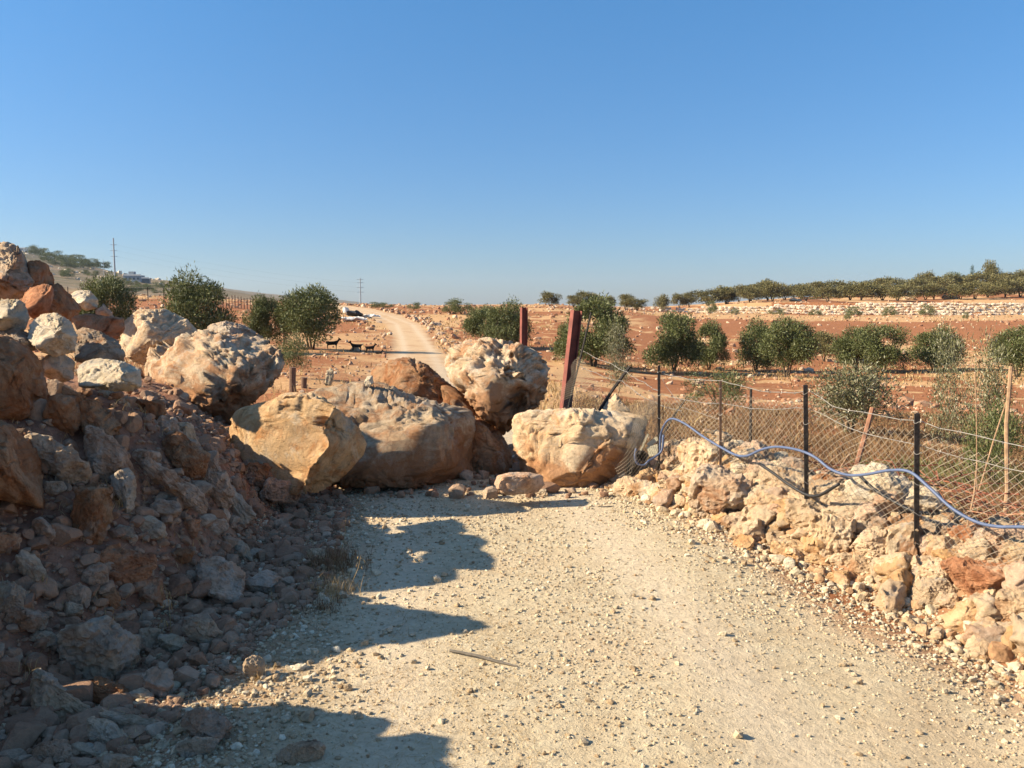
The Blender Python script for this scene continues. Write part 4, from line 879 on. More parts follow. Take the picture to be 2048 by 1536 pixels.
# ------------------------------------------------------------------ trees
def crown_mesh(name, seed, nleaf, size, clumps=16, w=1.0, h=.8, wisp=0.0, lw=.32, low=-.3):
    """leaf-shaped faces gathered in uneven clumps; unit: about 1 in radius"""
    r = np.random.RandomState(seed); C = []
    for i in range(clumps):
        a = r.uniform(0, 6.283); el = r.uniform(low, 1.0); rad = r.uniform(.25, .82)
        C.append((math.cos(a) * rad * w * math.sqrt(max(0.05, 1 - max(el, 0) ** 2 * .8)), math.sin(a) * rad * w * math.sqrt(max(.05, 1 - max(el, 0) ** 2 * .8)), el * h * .8, r.uniform(.20, .42)))
    C = np.array(C); wgt = C[:, 3] ** 2; ci = r.choice(len(C), nleaf, p=wgt / wgt.sum())
    u = r.normal(size=(nleaf, 3)); u /= np.linalg.norm(u, axis=1)[:, None]
    rr = C[ci, 3] * (1 - .75 * r.uniform(0, 1, nleaf) ** 1.6) * (1 + .35 * noise(u + C[ci, :3], 2.5, seed))
    rr += C[ci, 3] * wisp * (r.uniform(0, 1, nleaf) ** 5)
    p = C[ci, :3] + u * rr[:, None] * np.array([1, 1, .85])
    # twig runs: leaves strung along short shoots
    d = u + r.normal(0, .6, (nleaf, 3)) + np.array([0, 0, .45]); d /= np.linalg.norm(d, axis=1)[:, None]
    s = np.cross(d, r.normal(size=(nleaf, 3))); s /= np.linalg.norm(s, axis=1)[:, None]
    p = p / np.percentile(np.abs(p), 97, axis=0) * np.array([1, 1, 1.0]) * np.array([w if w < 1 else 1, w if w < 1 else 1, h if h < 1 else 1])
    C[:, :3] *= .9
    L_ = size * r.uniform(.6, 1.3, nleaf)[:, None]; W_ = L_ * lw
    V = np.stack([p - s * W_ * .15, p + d * L_ * .45 - s * W_ * .5, p + d * L_, p + d * L_ * .45 + s * W_ * .5], 1).reshape(-1, 3)
    F = np.arange(nleaf * 4).reshape(-1, 4)
    return mesh_np(name, V, F, False), C
def trunk_mesh(name, C, seed, base, r0, stems=3):
    r = np.random.RandomState(seed); mb = MB()
    for k in range(stems):
        a = 6.283 * k / stems + r.uniform(-.5, .5); p0 = Vector((math.cos(a) * r0 * .7, math.sin(a) * r0 * .7, base - .12)); m = Vector((math.cos(a) * .16, math.sin(a) * .16, base * .55))
        e = Vector((math.cos(a) * .38, math.sin(a) * .38, .05)); mb.tube([p0, p0.lerp(m, .5) + Vector(r.normal(0, .02, 3)), m, e], [r0, r0 * .8, r0 * .62, r0 * .35], 6)
        ds = sorted(range(len(C)), key=lambda i: (Vector(C[i][:3]) - e).length)[:5]
        for i in ds:
            q = Vector(C[i][:3]); mb.tube([e.lerp(m, .4), e.lerp(q, .5) + Vector(r.normal(0, .04, 3)), q], [r0 * .4, r0 * .22, r0 * .06], 4, False)
    return mb.build(name, M_BARK, mesh_only=True)
def proto(seed, nleaf, size, mat, base=-.95, stems=3, r0=.05, **k):
    cm, C = crown_mesh('crown', seed, nleaf, size, **k); cm.materials.append(mat)
    return cm, trunk_mesh('trunk', C, seed + 1, base, r0, stems)
OL = [proto(100 + i, 17000, .10, M_OLIVE, clumps=30, low=-.6, h=.88, base=-.99, w=1.05) for i in range(4)]
OD = [proto(120 + i, 3600, .17, M_OLIVE2, clumps=18, low=-.5, h=.8, base=-.85) for i in range(4)]
OG = [proto(130 + i, 3200, .14, M_OLIVE, clumps=18, low=-.6, h=.8, base=-.8) for i in range(2)]
SV = [proto(140, 9000, .10, M_SILVER, clumps=22, wisp=1.3, low=-.5, base=-1.05, lw=.26)]
WS = [proto(150 + i, 5200, .085, M_SILVER, clumps=24, wisp=1.5, low=-.9, w=.8, h=1.0, base=-1.5, stems=1, r0=.022, lw=.28) for i in range(2)]
BU = [proto(160 + i, 5200, .09, M_OLIVE, clumps=16, low=-.7, h=.7, base=-.75, stems=4, r0=.03) for i in range(2)]
CY = [proto(170, 2600, .12, M_SHRUBF, clumps=20, low=-1.0, w=.5, h=1.2, base=-1.3, stems=1)]
def tree(kind, px, ptop, pbase, wpx, label, D=None, name='olive_tree', cat='olive tree', group=None, seed=0, base=.95, parts=True, dz=0.0):
    D = D or hit(px, pbase) or 180
    v = P(px, pbase, D); gx, gy = v.x, v.y; gz = ground(gx, gy)
    H = (pbase - ptop) * D / FPX + (CAMH + ray(px, pbase).z * D - gz); Wd = wpx * D / FPX
    cm, tm = kind[seed % len(kind)]
    r = random.Random(seed * 31 + int(px))
    o = bpy.data.objects.new(name, None); COL.objects.link(o); o.empty_display_size = .2
    o.location = (gx, gy, gz); o.rotation_euler = (0, 0, r.uniform(0, 6.28)); tag(o, label, cat, group)
    sz = H / (base + .95); sx = Wd / 2.0
    for n_, me in (('crown', cm), ('trunk', tm)):
        if n_ == 'trunk' and not parts: continue
        c = bpy.data.objects.new(n_, me); COL.objects.link(c); c.parent = o
        c.scale = (sx, sx, sz); c.location = (0, 0, base * sz)
    return o
T = tree
T(OL, 212, 562, 640, 100, "dark olive tree showing above the stone bank, first from the tall pole", D=42, seed=1)
T(OL, 402, 562, 672, 125, "wide olive tree rising behind the round-shouldered boulder", D=40, seed=2)
T(OL, 530, 600, 690, 75, "smaller olive tree joined to the big round one near the goats", D=47, seed=3)
T(OL, 622, 583, 702, 118, "big round olive tree with the goats in its shade", D=46, seed=1)
T(BU, 588, 663, 775, 68, "young bright olive sapling in front of the big round tree", D=21, seed=1, base=.9)
T(OG, 748, 604, 617, 26, "first small bush on the skyline beside the far track", seed=0, D=128, name='bush', cat='bush', parts=False)
T(OG, 772, 605, 617, 24, "second small bush on the skyline beside the far track", seed=1, D=126, name='bush', cat='bush', parts=False)
T(OG, 828, 605, 620, 24, "lone round bush on the skyline over the track bend", seed=1, D=122, name='bush', cat='bush')
T(OG, 900, 604, 629, 34, "low bush on the skyline joined to a taller one", seed=0, D=112, name='bush', cat='bush')
T(OG, 922, 598, 629, 44, "tall dark bush on the skyline above the perched boulder", seed=1, D=110, name='bush', cat='bush')
T(OL, 965, 618, 680, 70, "low spreading olive tree between the track and the shorter red post", D=58, seed=1)
T(OL, 1010, 612, 682, 84, "olive tree standing behind the shorter red steel post", D=56, seed=2)
T(OL, 1188, 606, 722, 125, "large olive tree behind the tall red steel post", D=44, seed=3)
T(OL, 1140, 650, 712, 60, "small low olive close beside the tall red post", D=46, seed=0)
T(WS, 1235, 655, 760, 66, "wispy grey olive sapling just past the tall red post", D=22, seed=0, base=1.4)
T(OL, 1350, 634, 745, 96, "leaning olive tree with forked trunk, first of the middle row", seed=0)
T(OL, 1418, 650, 742, 64, "narrower olive tree touching the forked one", seed=3)
T(OL, 1512, 650, 742, 74, "olive tree with slanting trunk, half behind its larger neighbour", seed=2)
T(OL, 1574, 645, 755, 102, "tallest round olive tree of the middle row", seed=1)
T(OD, 1648, 665, 725, 52, "thin faded olive tree between two dense ones", seed=1, D=60)
T(OL, 1712, 662, 742, 80, "dense olive tree with low skirts right of the faded one", seed=3)
T(OL, 1765, 655, 746, 84, "dense dark olive tree ending the middle row", seed=0)
T(OL, 1868, 662, 735, 88, "olive tree seen through the wispy saplings", seed=2, D=52)
T(OL, 2034, 660, 752, 90, "olive tree cut by the picture edge behind the wooden stake", seed=1, D=46)
T(BU, 1432, 735, 805, 118, "low spreading olive bush beyond the barbed wire", seed=0, base=.85, D=22, name='olive_bush', cat='olive bush')
T(SV, 1698, 726, 838, 160, "silver-leaved olive tree close behind the fence", seed=0, D=16.5)
T(WS, 1892, 672, 905, 96, "tall wispy olive sapling on a straight dark stem", seed=0, D=12.5, base=1.45, name='olive_sapling', cat='sapling')
T(WS, 1968, 680, 930, 120, "tangled grey sapling between the straight stem and the wooden stake", seed=1, D=11.5, base=1.45, name='olive_sapling', cat='sapling')
T(BU, 1985, 790, 905, 110, "low twiggy growth at the foot of the tangled sapling", seed=1, D=11, base=.85, name='bush', cat='bush')
# orchard along the hill crest and on its face
r = random.Random(5)
ridge_y = lambda px: np.interp(px, [1100, 1240, 1400, 1500, 1600, 1750, 1900, 2048], [628, 622, 612, 604, 598, 588, 580, 577])
px = 1100; i = 0
RG = 'orchard trees along the hill crest above the terrace wall'
while px < 2060:
    wpx = r.uniform(26, 42) if px < 1400 else r.uniform(38, 60)
    D = float(np.interp(px, [1100, 1400, 1600, 2048], [150, 215, 255, 285])) + r.uniform(-8, 8)
    gz = ground(P(px, 600, D).x, D); yb = 768 - FPX * math.tan(math.atan((gz - CAMH) / D) + PITCH)
    T(OD, px, yb - r.uniform(27, 38) * (.85 if px < 1400 else 1.05), yb, wpx, "small rounded olive tree in the row along the hill crest", D=D, seed=i, group=RG); i += 1
    px += wpx * (.62 if r.random() < .85 or px > 1500 else 1.3)
RG2 = 'orchard trees on the slope just above the terrace wall'
for px in [1455, 1500, 1545, 1612, 1655, 1700, 1722, 1765, 1795, 1850, 1868, 1920, 1950, 1975, 2010, 2040]:
    D = 203 + r.uniform(0, 26); gz = ground(P(px, 600, D).x, D); yb = 768 - FPX * math.tan(math.atan((gz - CAMH) / D) + PITCH)
    T(OD, px, yb - r.uniform(26, 38), yb + 1, r.uniform(36, 54), "brownish olive tree on the slope just above the terrace wall", D=D, seed=i, group=RG2); i += 1
for (px, yt, yb, wp, lab) in [(1422, 602, 632, 22, "small bush at the far end of the terrace wall"), (1553, 618, 634, 30, "dark bush under the terrace wall, nearest its middle"), (1630, 620, 632, 26, "pair-topped bush below the terrace wall"),
        (1710, 613, 630, 34, "round dark bush hugging the terrace wall"), (1780, 613, 628, 26, "bush at the terrace wall above the silver-leaved olive"), (1852, 610, 627, 30, "bush at the terrace wall above the wispy saplings"), (1468, 617, 630, 18, "tiny bush below the broken end of the terrace wall"),
        (1696, 628, 642, 14, "dark stump-like shrub on the straw strip below the wall"), (1930, 624, 640, 12, "thin dark shrub on the straw strip near the picture edge")]:
    T(OG, px, yt, yb, wp, lab, D=145 if yb > 636 else 172, seed=int(px), name='bush', cat='bush', parts=False)
def on_hill(px, D):
    x = P(px, 600, D).x; gz = ground(x, D); return 768 - FPX * math.tan(math.atan((gz - CAMH) / D) + PITCH)
yb = on_hill(1843, 300); T(OD, 1985, on_hill(1985, 300) - 52, on_hill(1985, 300), 30, "tall lone tree standing highest on the hill crest", D=300, seed=3, name='tree', cat='tree')
T(OD, 1850, on_hill(1850, 295) - 40, on_hill(1850, 295), 34, "flat-topped dark pine on the hill crest", D=295, seed=2, name='pine_tree', cat='pine tree')
T(CY, 1944, on_hill(1944, 295) - 44, on_hill(1944, 295), 18, "narrow pointed tree on the hill crest near the tallest one", D=295, seed=0, name='cypress_tree', cat='cypress tree')
T(OG, 1905, on_hill(1905, 285) - 38, on_hill(1905, 285), 34, "bright green bushy tree on the hill crest", D=285, seed=0, name='tree', cat='tree')
# trees of the far hill
HG = 'dark trees scattered over the far hill'
for (px, D) in [(75, 690), (88, 640), (105, 600), (118, 660), (128, 560), (140, 620), (150, 680), (160, 600), (175, 660), (186, 600), (95, 520), (112, 500), (150, 520), (172, 520), (205, 600), (64, 610)]:
    y_ = on_hill(px, D); T(OG, px, y_ - 13 - (px % 7), y_ + 2, 22 + px % 9, "dark round tree on the slope of the far hill", D=D, seed=px, group=HG, parts=False, name='tree', cat='tree')
for (px, D, h_, lab) in [(350, 420, 16, "small tree beside the grey house on the far slope"), (372, 420, 18, "taller tree past the grey house, darker of the two"), (398, 80, 0, "")]:
    if h_: y_ = on_hill(px, D); T(OG, px, y_ - h_, y_, 15, lab, D=D, seed=px, parts=False, name='tree', cat='tree')

# ------------------------------------------------------------------ terrace wall on the hillside
r = np.random.RandomState(60); VV, FF = [], []; off = 0; tmx = templates(6, 1, 8800, cuts=4)
for row in range(7):
    tt = np.arange(.12, .68, .0028)
    for t in tt:
        if t < .24 and r.uniform() > .35 + (t - .12) * 5: continue
        D = 186 + 6 * math.sin(t * 9) + row * .42 + r.normal(0, .18); x = (t + r.normal(0, .0004)) * D; hgt = float(np.interp(t, [.12, .25, .4, .68], [.8, 1.7, 2.5, 2.8]))
        if row * .5 > hgt: continue
        z = ground(x, D) - .3 + row * .52 + r.uniform(-.12, .12); V, F = tmx[r.randint(6)]
        s = np.array([r.uniform(.28, .55), .3, r.uniform(.22, .38)]); VV.append(V * s + (x, D, z)); FF.append(F + off); off += len(V)
me = mesh_np('terrace_wall', np.concatenate(VV), np.concatenate(FF)); tag(link('terrace_wall', me, M_TERR), 'long cream dry-stone terrace wall under the hilltop orchard', 'stone wall', None, 'thing')
# rock outcrops above it
for i, (px, D, wp, hp, lab) in enumerate([(1970, 262, 22, 16, "white rock outcrop below the tallest hilltop tree"), (2040, 262, 44, 14, "pale rock ledge at the picture edge on the hilltop"), (1820, 226, 30, 8, "flat pale outcrop between the slope trees"), (1900, 222, 34, 10, "broken pale ledge above the terrace wall"), (1590, 214, 24, 7, "low pale rock on the crest above the wall")]):
    y_ = on_hill(px, D); c = P(px, y_ - hp * .3, D); rock_obj('rock_outcrop', lab, 'rock', c, (wp * D / FPX, 2.5, hp * D / FPX), 'cream', 900 + i, k=4)

# ------------------------------------------------------------------ houses, poles and the far fence
def pos(px, D, dz=0): v = P(px, 600, D); return Vector((v.x, D, ground(v.x, D) + dz))
def house(px, D, wpx, hpx, label, wall, win=3, annex=True):
    p = pos(px, D); s = D / FPX; w_, h_ = wpx * s, hpx * s
    e = bpy.data.objects.new('house', None); COL.objects.link(e); e.location = p; tag(e, label, 'house')
    m = MB(); m.box((0, 0, h_ / 2 - .6), (w_, w_ * .6, h_ + 1.2)); m.build('wall', wall, e)
    m = MB(); m.box((0, 0, h_ + .12), (w_ * 1.04, w_ * .64, .22)); m.box((0, -w_ * .31, h_ + .5), (w_ * 1.04, .15, .5)); m.build('roof', M_WHITEW, e)
    if annex: m = MB(); m.box((-w_ * .12, w_ * .05, h_ + 1.2), (w_ * .3, w_ * .3, 1.9)); m.build('roof_room', wall, e)
    for i in range(win):
        m = MB(); m.box((w_ * (-.36 + .72 * i / max(1, win - 1)), -w_ * .3 - .02, h_ * .5), (w_ * .12, .1, h_ * .36)); m.build('window', M_DARKG, e)
    return e
house(270, 430, 34, 11, "long grey flat-roofed house on the far slope beside the tall pole", M_GREYW, 4)
house(302 - 8, 424, 14, 9, "low dark shed touching the grey flat-roofed house", M_DARKG, 2, False)
house(73, 700, 30, 9, "white building on the top of the far hill", M_WHITEW, 3)
house(55, 705, 16, 7, "grey building next to the white one on the hilltop", M_GREYW, 2, False)
house(105, 560, 10, 5, "tiny pale hut on the flank of the far hill", M_WHITEW, 2, False)
def utility(px, D, ytop, label, arms, rad):
    p = pos(px, D); top = P(px, ytop, D).z; e = bpy.data.objects.new('utility_pole', None); COL.objects.link(e); e.location = p; tag(e, label, 'utility pole')
    H = top - p.z; m = MB(); m.tube([(0, 0, -1), (0, 0, H)], [rad, rad * .55], 8); m.build('post', M_POLE, e)
    for a in arms:
        m = MB(); m.box((0, 0, H * a), (2.6, .15, .15)); m.build('crossarm', M_POLE, e)
    return p, H
def lit(px, D, ytop, label):
    return utility(px, D, ytop, label, (), .12)
pA = utility(232, 330, 476, "tall pale utility pole rising above the bank, highest in the picture", (.62, .74, .86), .42)
pB = utility(721, 330, 556, "utility pole standing at the end of the far track", (.55, .7, .85, .95), .30)
utility(210, 420, 518, "thin distant mast left of the tall pale pole", (), .14)
for k, hk in enumerate((.62, .74, .86)):
    m = MB(); a = pA[0] + Vector((1.1, 0, pA[1] * hk)); b = pB[0] + Vector((-1.1, 0, pB[1] * (.55, .7, .85)[k])); c0 = a.lerp(b, -1.2); n_ = 24
    m.tube([a.lerp(b, t / n_) - Vector((0, 0, 4 * 1.6 * (t / n_) * (1 - t / n_))) for t in range(n_ + 1)], .011, 3, False)
    tag(m.build('power_line', M_BARK), ["lowest", "middle", "highest"][k] + " power line strung between the two utility poles", 'power line')
def farfence(name, label, pts, hpx, n, fill=False):
    e = bpy.data.objects.new(name, None); COL.objects.link(e); q = [pos(px, D) for px, D in pts]; e.location = (0, 0, 0); tag(e, label, 'fence')
    L_ = [0]
    for a, b in zip(q, q[1:]): L_.append(L_[-1] + (b - a).length)
    def at(s):
        for i in range(len(q) - 1):
            if s <= L_[i + 1] + 1e-6:
                f = (s - L_[i]) / (L_[i + 1] - L_[i]); v = q[i].lerp(q[i + 1], f); v.z = ground(v.x, v.y); return v
    H = hpx * q[0].y / FPX; ps = [at(L_[-1] * i / (n - 1)) for i in range(n)]
    for i, p in enumerate(ps):
        m = MB(); m.tube([p - Vector((0, 0, .3)), p + Vector((0, 0, H * rnd.uniform(.9, 1.1)))], .055, 5); m.build('post', M_BLACK if not fill else M_RUSTP, e)
    for f in ((.35, .65, .92) if not fill else (.2, .4, .6, .8, .95)):
        m = MB(); m.tube([p + Vector((0, 0, H * f)) for p in ps], .012, 3, False); m.build('wire', M_WIRE, e)
    return e
farfence('wire_fence', "wire fence with thin dark posts crossing the brown far slope", [(105, 120), (232, 118), (330, 116), (430, 108)], 28, 13)
farfence('corral_fence', "close-set fence of poles on the red field edge, ending in a propped post", [(440, 108), (580, 106)], 24, 24, True)
# dump of tarpaulins by the far track
def lumpy(name, parent, mat, c, dims, seed, k=3):
    V, F = rock_shape(seed, 4, .2, 5, .6, .35); V = V * np.array(dims) / 2; V += np.stack([fbm(V, 1.2, 3, seed, True), fbm(V, 1.2, 3, seed + 1), fbm(V, 1.9, 4, seed + 2, True)], 1) * .26; V[:, 2] = np.where(V[:, 2] < 0, V[:, 2] * .5, V[:, 2])
    o = link(name, mesh_np(name, V, F, False), mat, parent, c); return o
for i, (px, py, wd, hh, mt, lab, nm) in enumerate([(690, 624, 15, 13, M_TARP, "white plastic bag of rubbish standing beside the big olive tree", 'rubbish_bag'), (708, 630, 28, 11, M_TARPB, "heap of black plastic sheeting by the far track", 'plastic_sheet'),
        (700, 640, 56, 5, M_TARP, "pale sheet spread flat in front of the black plastic", 'ground_sheet'), (738, 634, 34, 4, M_TARP, "crumpled pale sheet nearest the far track", 'ground_sheet')]):
    D = hit(px, py + hh / 2) or 100; s = D / FPX; o = lumpy(nm, None, mt, P(px, py, D), (wd * s, 1.6, hh * s * 1.3), 950 + i); tag(o, lab, 'rubbish')
# earth-filled ditch edge rocks on the near left field
# ------------------------------------------------------------------ goats
def goat(px, py, hpx, yaw, label, lying=False):
    D = hit(px, py) or 58; s = hpx * D / FPX / .95
    bm = bmesh.new(); vs_ = []; rad = []
    def v(p, r_): vs_.append(bm.verts.new(Vector(p) * s)); rad.append(r_ * s); return len(vs_) - 1
    z = .58 if not lying else .22
    a = v((-.42, 0, z), .15); b = v((-.1, 0, z - .02), .175); c = v((.28, 0, z + .02), .16); n1 = v((.46, 0, z + .20), .085); h = v((.56, 0, z + .34), .075); mz = v((.74, 0, z + .25), .042)
    tl = v((-.6, 0, z + .14), .025); e1 = v((.5, .12, z + .35), .022); e2 = v((.5, -.12, z + .35), .022); hn1 = v((.47, .05, z + .50), .015); hn2 = v((.47, -.05, z + .50), .015)
    E = [(a, b), (b, c), (c, n1), (n1, h), (h, mz), (a, tl), (h, e1), (h, e2), (h, hn1), (h, hn2)]
    for sx, st in ((-.42, a), (.28, c)):
        for sy in (-1, 1):
            if lying:
                k1 = v((sx + .12, sy * .16, .12), .05); k2 = v((sx + .30, sy * .17, .06), .03); E += [(st, k1), (k1, k2)]
            else:
                kx = -.06 if sx < 0 else .0
                k0 = v((sx, sy * .1, z - .14), .07); k1 = v((sx + kx, sy * .1, .27), .035); k2 = v((sx + (.02 if sx < 0 else 0), sy * .1, .03), .026); E += [(st, k0), (k0, k1), (k1, k2)]
    for i, j in E: bm.edges.new((vs_[i], vs_[j]))
    me = bpy.data.meshes.new('goat'); bm.to_mesh(me); bm.free(); o = link('goat', me, M_GOAT)
    m = o.modifiers.new('skin', 'SKIN'); sv = me.skin_vertices[0].data if me.skin_vertices else None
    if sv is None:
        bm = bmesh.new(); bm.from_mesh(me); bm.verts.layers.skin.verify(); bm.to_mesh(me); bm.free(); sv = me.skin_vertices[0].data
    for i, q in enumerate(rad): sv[i].radius = (q, q)
    sv[0].use_root = True
    ss = o.modifiers.new('sub', 'SUBSURF'); ss.levels = ss.render_levels = 1
    x = P(px, py, D).x; o.location = (x, D, ground(x, D)); o.rotation_euler = (0, 0, yaw); tag(o, label, 'goat', None)
goat(666, 700, 22, R(10), "black goat standing nearest the big olive tree with its head up")
goat(712, 703, 20, R(178), "black goat standing sideways in the middle, head towards the olive tree")
goat(741, 706, 18, R(30), "dark goat with lowered body behind the middle goat")
goat(757, 708, 13, R(0), "dark goat resting nearest the track", True)

# ------------------------------------------------------------------ chain-link fence
fe = bpy.data.objects.new('chainlink_fence', None); COL.objects.link(fe); tag(fe, "sagging chain-link fence on black posts along the heaped stones", 'fence')
fe.location = (2.08, 6.0, 0)
def fpart(mb, name, mat): o = mb.build(name, mat, fe); o.matrix_parent_inverse = Matrix.Translation(-fe.location); return o
def angle_post(mb, b, t, wd):
    """L-section steel post"""
    ax = (t - b).normalized(); s = Vector((1, 0, 0)); q = ax.cross(s).normalized(); s = q.cross(ax).normalized()
    for (u, v_) in ((s * wd / 2, q * .004), (s * .004, q * wd / 2)):
        V = [b - u - v_, b + u - v_, b + u + v_, b - u + v_, t - u - v_, t + u - v_, t + u + v_, t - u + v_]
        o_ = (q * wd / 2 - q * .004) if u.length > v_.length else Vector()
        o_ = Vector() if u.length > v_.length else s * (wd / 2 - .005) + q * (wd / 2 - .002)
        V = [x + o_ for x in V]
        mb.add([tuple(x) for x in V], [(0, 1, 2, 3), (4, 7, 6, 5), (0, 4, 5, 1), (1, 5, 6, 2), (2, 6, 7, 3), (3, 7, 4, 0)])
POSTS = [(1318, 731, 1319, 990, .024, M_BLACK), (1441, 762, 1442, 1058, .020, M_RUSTP), (1611, 770, 1617, 1108, .031, M_BLACK), (1834, 827, 1836, 1165, .032, M_BLACK)]
for (xt, yt, xb, yb, wd, mt) in POSTS:
    b = fence_hit(xb, yb); t = fence_hit(xt, yt); D = (b.y + t.y) / 2; b = P(xb, yb, D); t = P(xt, yt, D); b.z -= .25
    m = MB(); angle_post(m, b, t, wd); fpart(m, 'post', mt)
    m = MB()
    for k in range(5):
        q = b.lerp(t, .38 + .145 * k) ; R_ = wd * .72; m.tube([q + Vector((math.cos(a) * R_ + wd * .15, math.sin(a) * R_, .008 * math.sin(a * 2 + k))) for a in [j * .5 for j in range(14)]], .0016, 3, False)
    fpart(m, 'tie_wire', M_WIRE)
m = MB(); angle_post(m, Vector((3.05, 3.6, -.1)), Vector((3.08, 3.6, 1.05)), .048); fpart(m, 'post', M_BLACK)
def wire_line(pix, rad, name='barbed_wire', mat=None, barbs=True, off=-.03, D=None, parts=True):
    pts = [fence_hit(x, y, off) if D is None else P(x, y, D[i]) for i, (x, y) in enumerate(pix)]
    Q = []; 
    for a, b in zip(pts, pts[1:]):
        n_ = max(2, int((b - a).length / .12))
        for i in range(n_): Q.append(a.lerp(b, i / n_) + Vector((rnd.gauss(0, .003), rnd.gauss(0, .003), -.25 * (b - a).length * .08 * math.sin(math.pi * i / n_) + rnd.gauss(0, .004))))
    Q.append(pts[-1]); m = MB(); m.tube(Q, rad, 4, False)
    if barbs:
        for i in range(1, len(Q)):
            c = Q[i]; d = (Q[i] - Q[i - 1]).normalized(); a = d.cross(Vector((rnd.uniform(-1, 1), rnd.uniform(-1, 1), 1))).normalized() * .013
            m.tube([c - a, c + a], rad * .8, 3, False); a2 = d.cross(a).normalized() * .012; m.tube([c - a2 + d * .004, c + a2 + d * .004], rad * .8, 3, False)
    return fpart(m, name, mat or M_WIRE)
wire_line([(1319, 748), (1437, 762), (1556, 786), (1611, 782), (1658, 811), (1721, 827), (1832, 842), (1950, 873), (2048, 898), (2200, 960)], .0026)
wire_line([(1319, 790), (1437, 808), (1611, 817), (1721, 867), (1832, 890), (1958, 926), (2048, 946), (2200, 1020)], .0024)
wire_line([(1240, 975), (1319, 968), (1442, 1010), (1617, 1080), (1836, 1115), (2048, 1200)], .002, barbs=False)
DL = [10.2, 9.4, 8.9, 8.3, 7.7]
wire_line([(1157, 697), (1222, 727), (1255, 745), (1290, 765), (1318, 782)], .0026, D=DL)
wire_line([(1150, 725), (1190, 745), (1245, 763), (1300, 800), (1362, 822)], .0024, D=[10.2, 9.4, 8.7, 8.0, 7.4])
wire_line([(1318, 748), (1345, 790), (1362, 812), (1440, 840)], .002, D=[7.7, 7.6, 7.5, 7.2], barbs=False)
def mesh_sheet(S, nu, nv, rad, seed, du=.0):
    """zigzag wires: S(u, v) gives a point; nu columns of diamonds, nv half rows"""
    r = np.random.RandomState(seed); VV, QQ = [], []; off = 0
    for i in range(nu):
        pts = []
        for j in range(nv + 1):
            u = (i + (.52 if (j % 2) else -.02)) / nu; pts.append(S(u, j / nv))
        a = np.array(pts)
        for sgn in (1,):
            b = a
            if i % 2: pass
            V = []; n_ = len(b)
            for k in range(3):
                t = 2 * math.pi * k / 3; V.append(b + np.array([math.cos(t) * rad, math.sin(t) * rad * .6, math.sin(t) * rad]))
            V = np.stack(V, 1).reshape(-1, 3)
            for j in range(n_ - 1):
                for k in range(3): QQ.append((off + j * 3 + k, off + (j + 1) * 3 + k, off + (j + 1) * 3 + (k + 1) % 3, off + j * 3 + (k + 1) % 3))
            VV.append(V); off += len(V)
            # the mirrored wire that closes the diamonds
            c = np.array([S((i + (.5 if (j % 2) else 1.02)) / nu, j / nv) for j in range(n_)])
            V = np.stack([c + np.array([math.cos(t) * rad, math.sin(t) * rad * .6, math.sin(t) * rad]) for t in (0, 2.1, 4.2)], 1).reshape(-1, 3)
            for j in range(n_ - 1):
                for k in range(3): QQ.append((off + j * 3 + k, off + (j + 1) * 3 + k, off + (j + 1) * 3 + (k + 1) % 3, off + j * 3 + (k + 1) % 3))
            VV.append(V); off += len(V)
    me = mesh_np('chainlink_mesh', np.concatenate(VV), np.array(QQ))
    return me
SEG = [0]
for a, b in zip(FLv, FLv[1:]): SEG.append(SEG[-1] + (b - a).length)
def along(s):
    for i in range(len(FLv) - 1):
        if s <= SEG[i + 1] or i == len(FLv) - 2:
            return FLv[i].lerp(FLv[i + 1], (s - SEG[i]) / (SEG[i + 1] - SEG[i]))
TOT = SEG[-1]
ztop_px = [(1319, 795), (1437, 792), (1611, 800), (1721, 850), (1832, 862), (1958, 905), (2048, 930)]
tz = [(( fence_hit(x, y).xy - FLv[0].xy).length, fence_hit(x, y).z) for x, y in ztop_px]
def S_main(u, v):
    s = u * TOT; p = along(min(max(s, 0), TOT)); zt = float(np.interp((p.xy - FLv[0].xy).length, [a for a, b in tz], [b for a, b in tz]))
    zb = ground(p.x, p.y) + .02; n1 = math.sin(s * 5.1 + v * 3) * .018 + math.sin(s * 11 + v * 7) * .009
    z = zb + (zt - zb) * v + .012 * math.sin(s * 8 + v * 5)
    return (p.x + .03 + n1 * .7, p.y + n1 * .6, z)
me = mesh_sheet(S_main, int(TOT / .056), 30, .0014, 1); me.materials.append(M_MESHW)
o = link('chainlink_mesh', me, None, fe); o.matrix_parent_inverse = Matrix.Translation(-fe.location)
# the fallen flap at the fence's end, pulled towards the boulder
A_, B_, C_, D_ = P(1322, 795, 7.7), P(1157, 715, 10.1), P(1120, 800, 10.0), P(1246, 972, 7.35)
def S_flap(u, v):
    top = A_.lerp(B_, u); bot = D_.lerp(C_, u); p = bot.lerp(top, v); b = math.sin(u * 7 + v * 2) * .05 - .22 * math.sin(math.pi * u) * v
    return (p.x + .03 * math.sin(v * 9 + u * 4), p.y + .04 * math.sin(u * 13), p.z + b)
me = mesh_sheet(S_flap, 54, 30, .0013, 2); me.materials.append(M_MESHW)
o = link('chainlink_mesh', me, None, fe); o.matrix_parent_inverse = Matrix.Translation(-fe.location); o['label'] = 'slack flap of mesh pulled away to the red post'
E_, F_ = P(1330, 830, 7.6), P(1322, 985, 7.55)
def S_end(u, v):
    bot = D_.lerp(F_, u); top = P(1300, 800, 7.55).lerp(A_, u); p = bot.lerp(top, v); return (p.x + .015 * math.sin(v * 12), p.y + .03 * math.sin(u * 5 + v * 4), p.z)
me = mesh_sheet(S_end, 11, 34, .0013, 3); me.materials.append(M_MESHW)
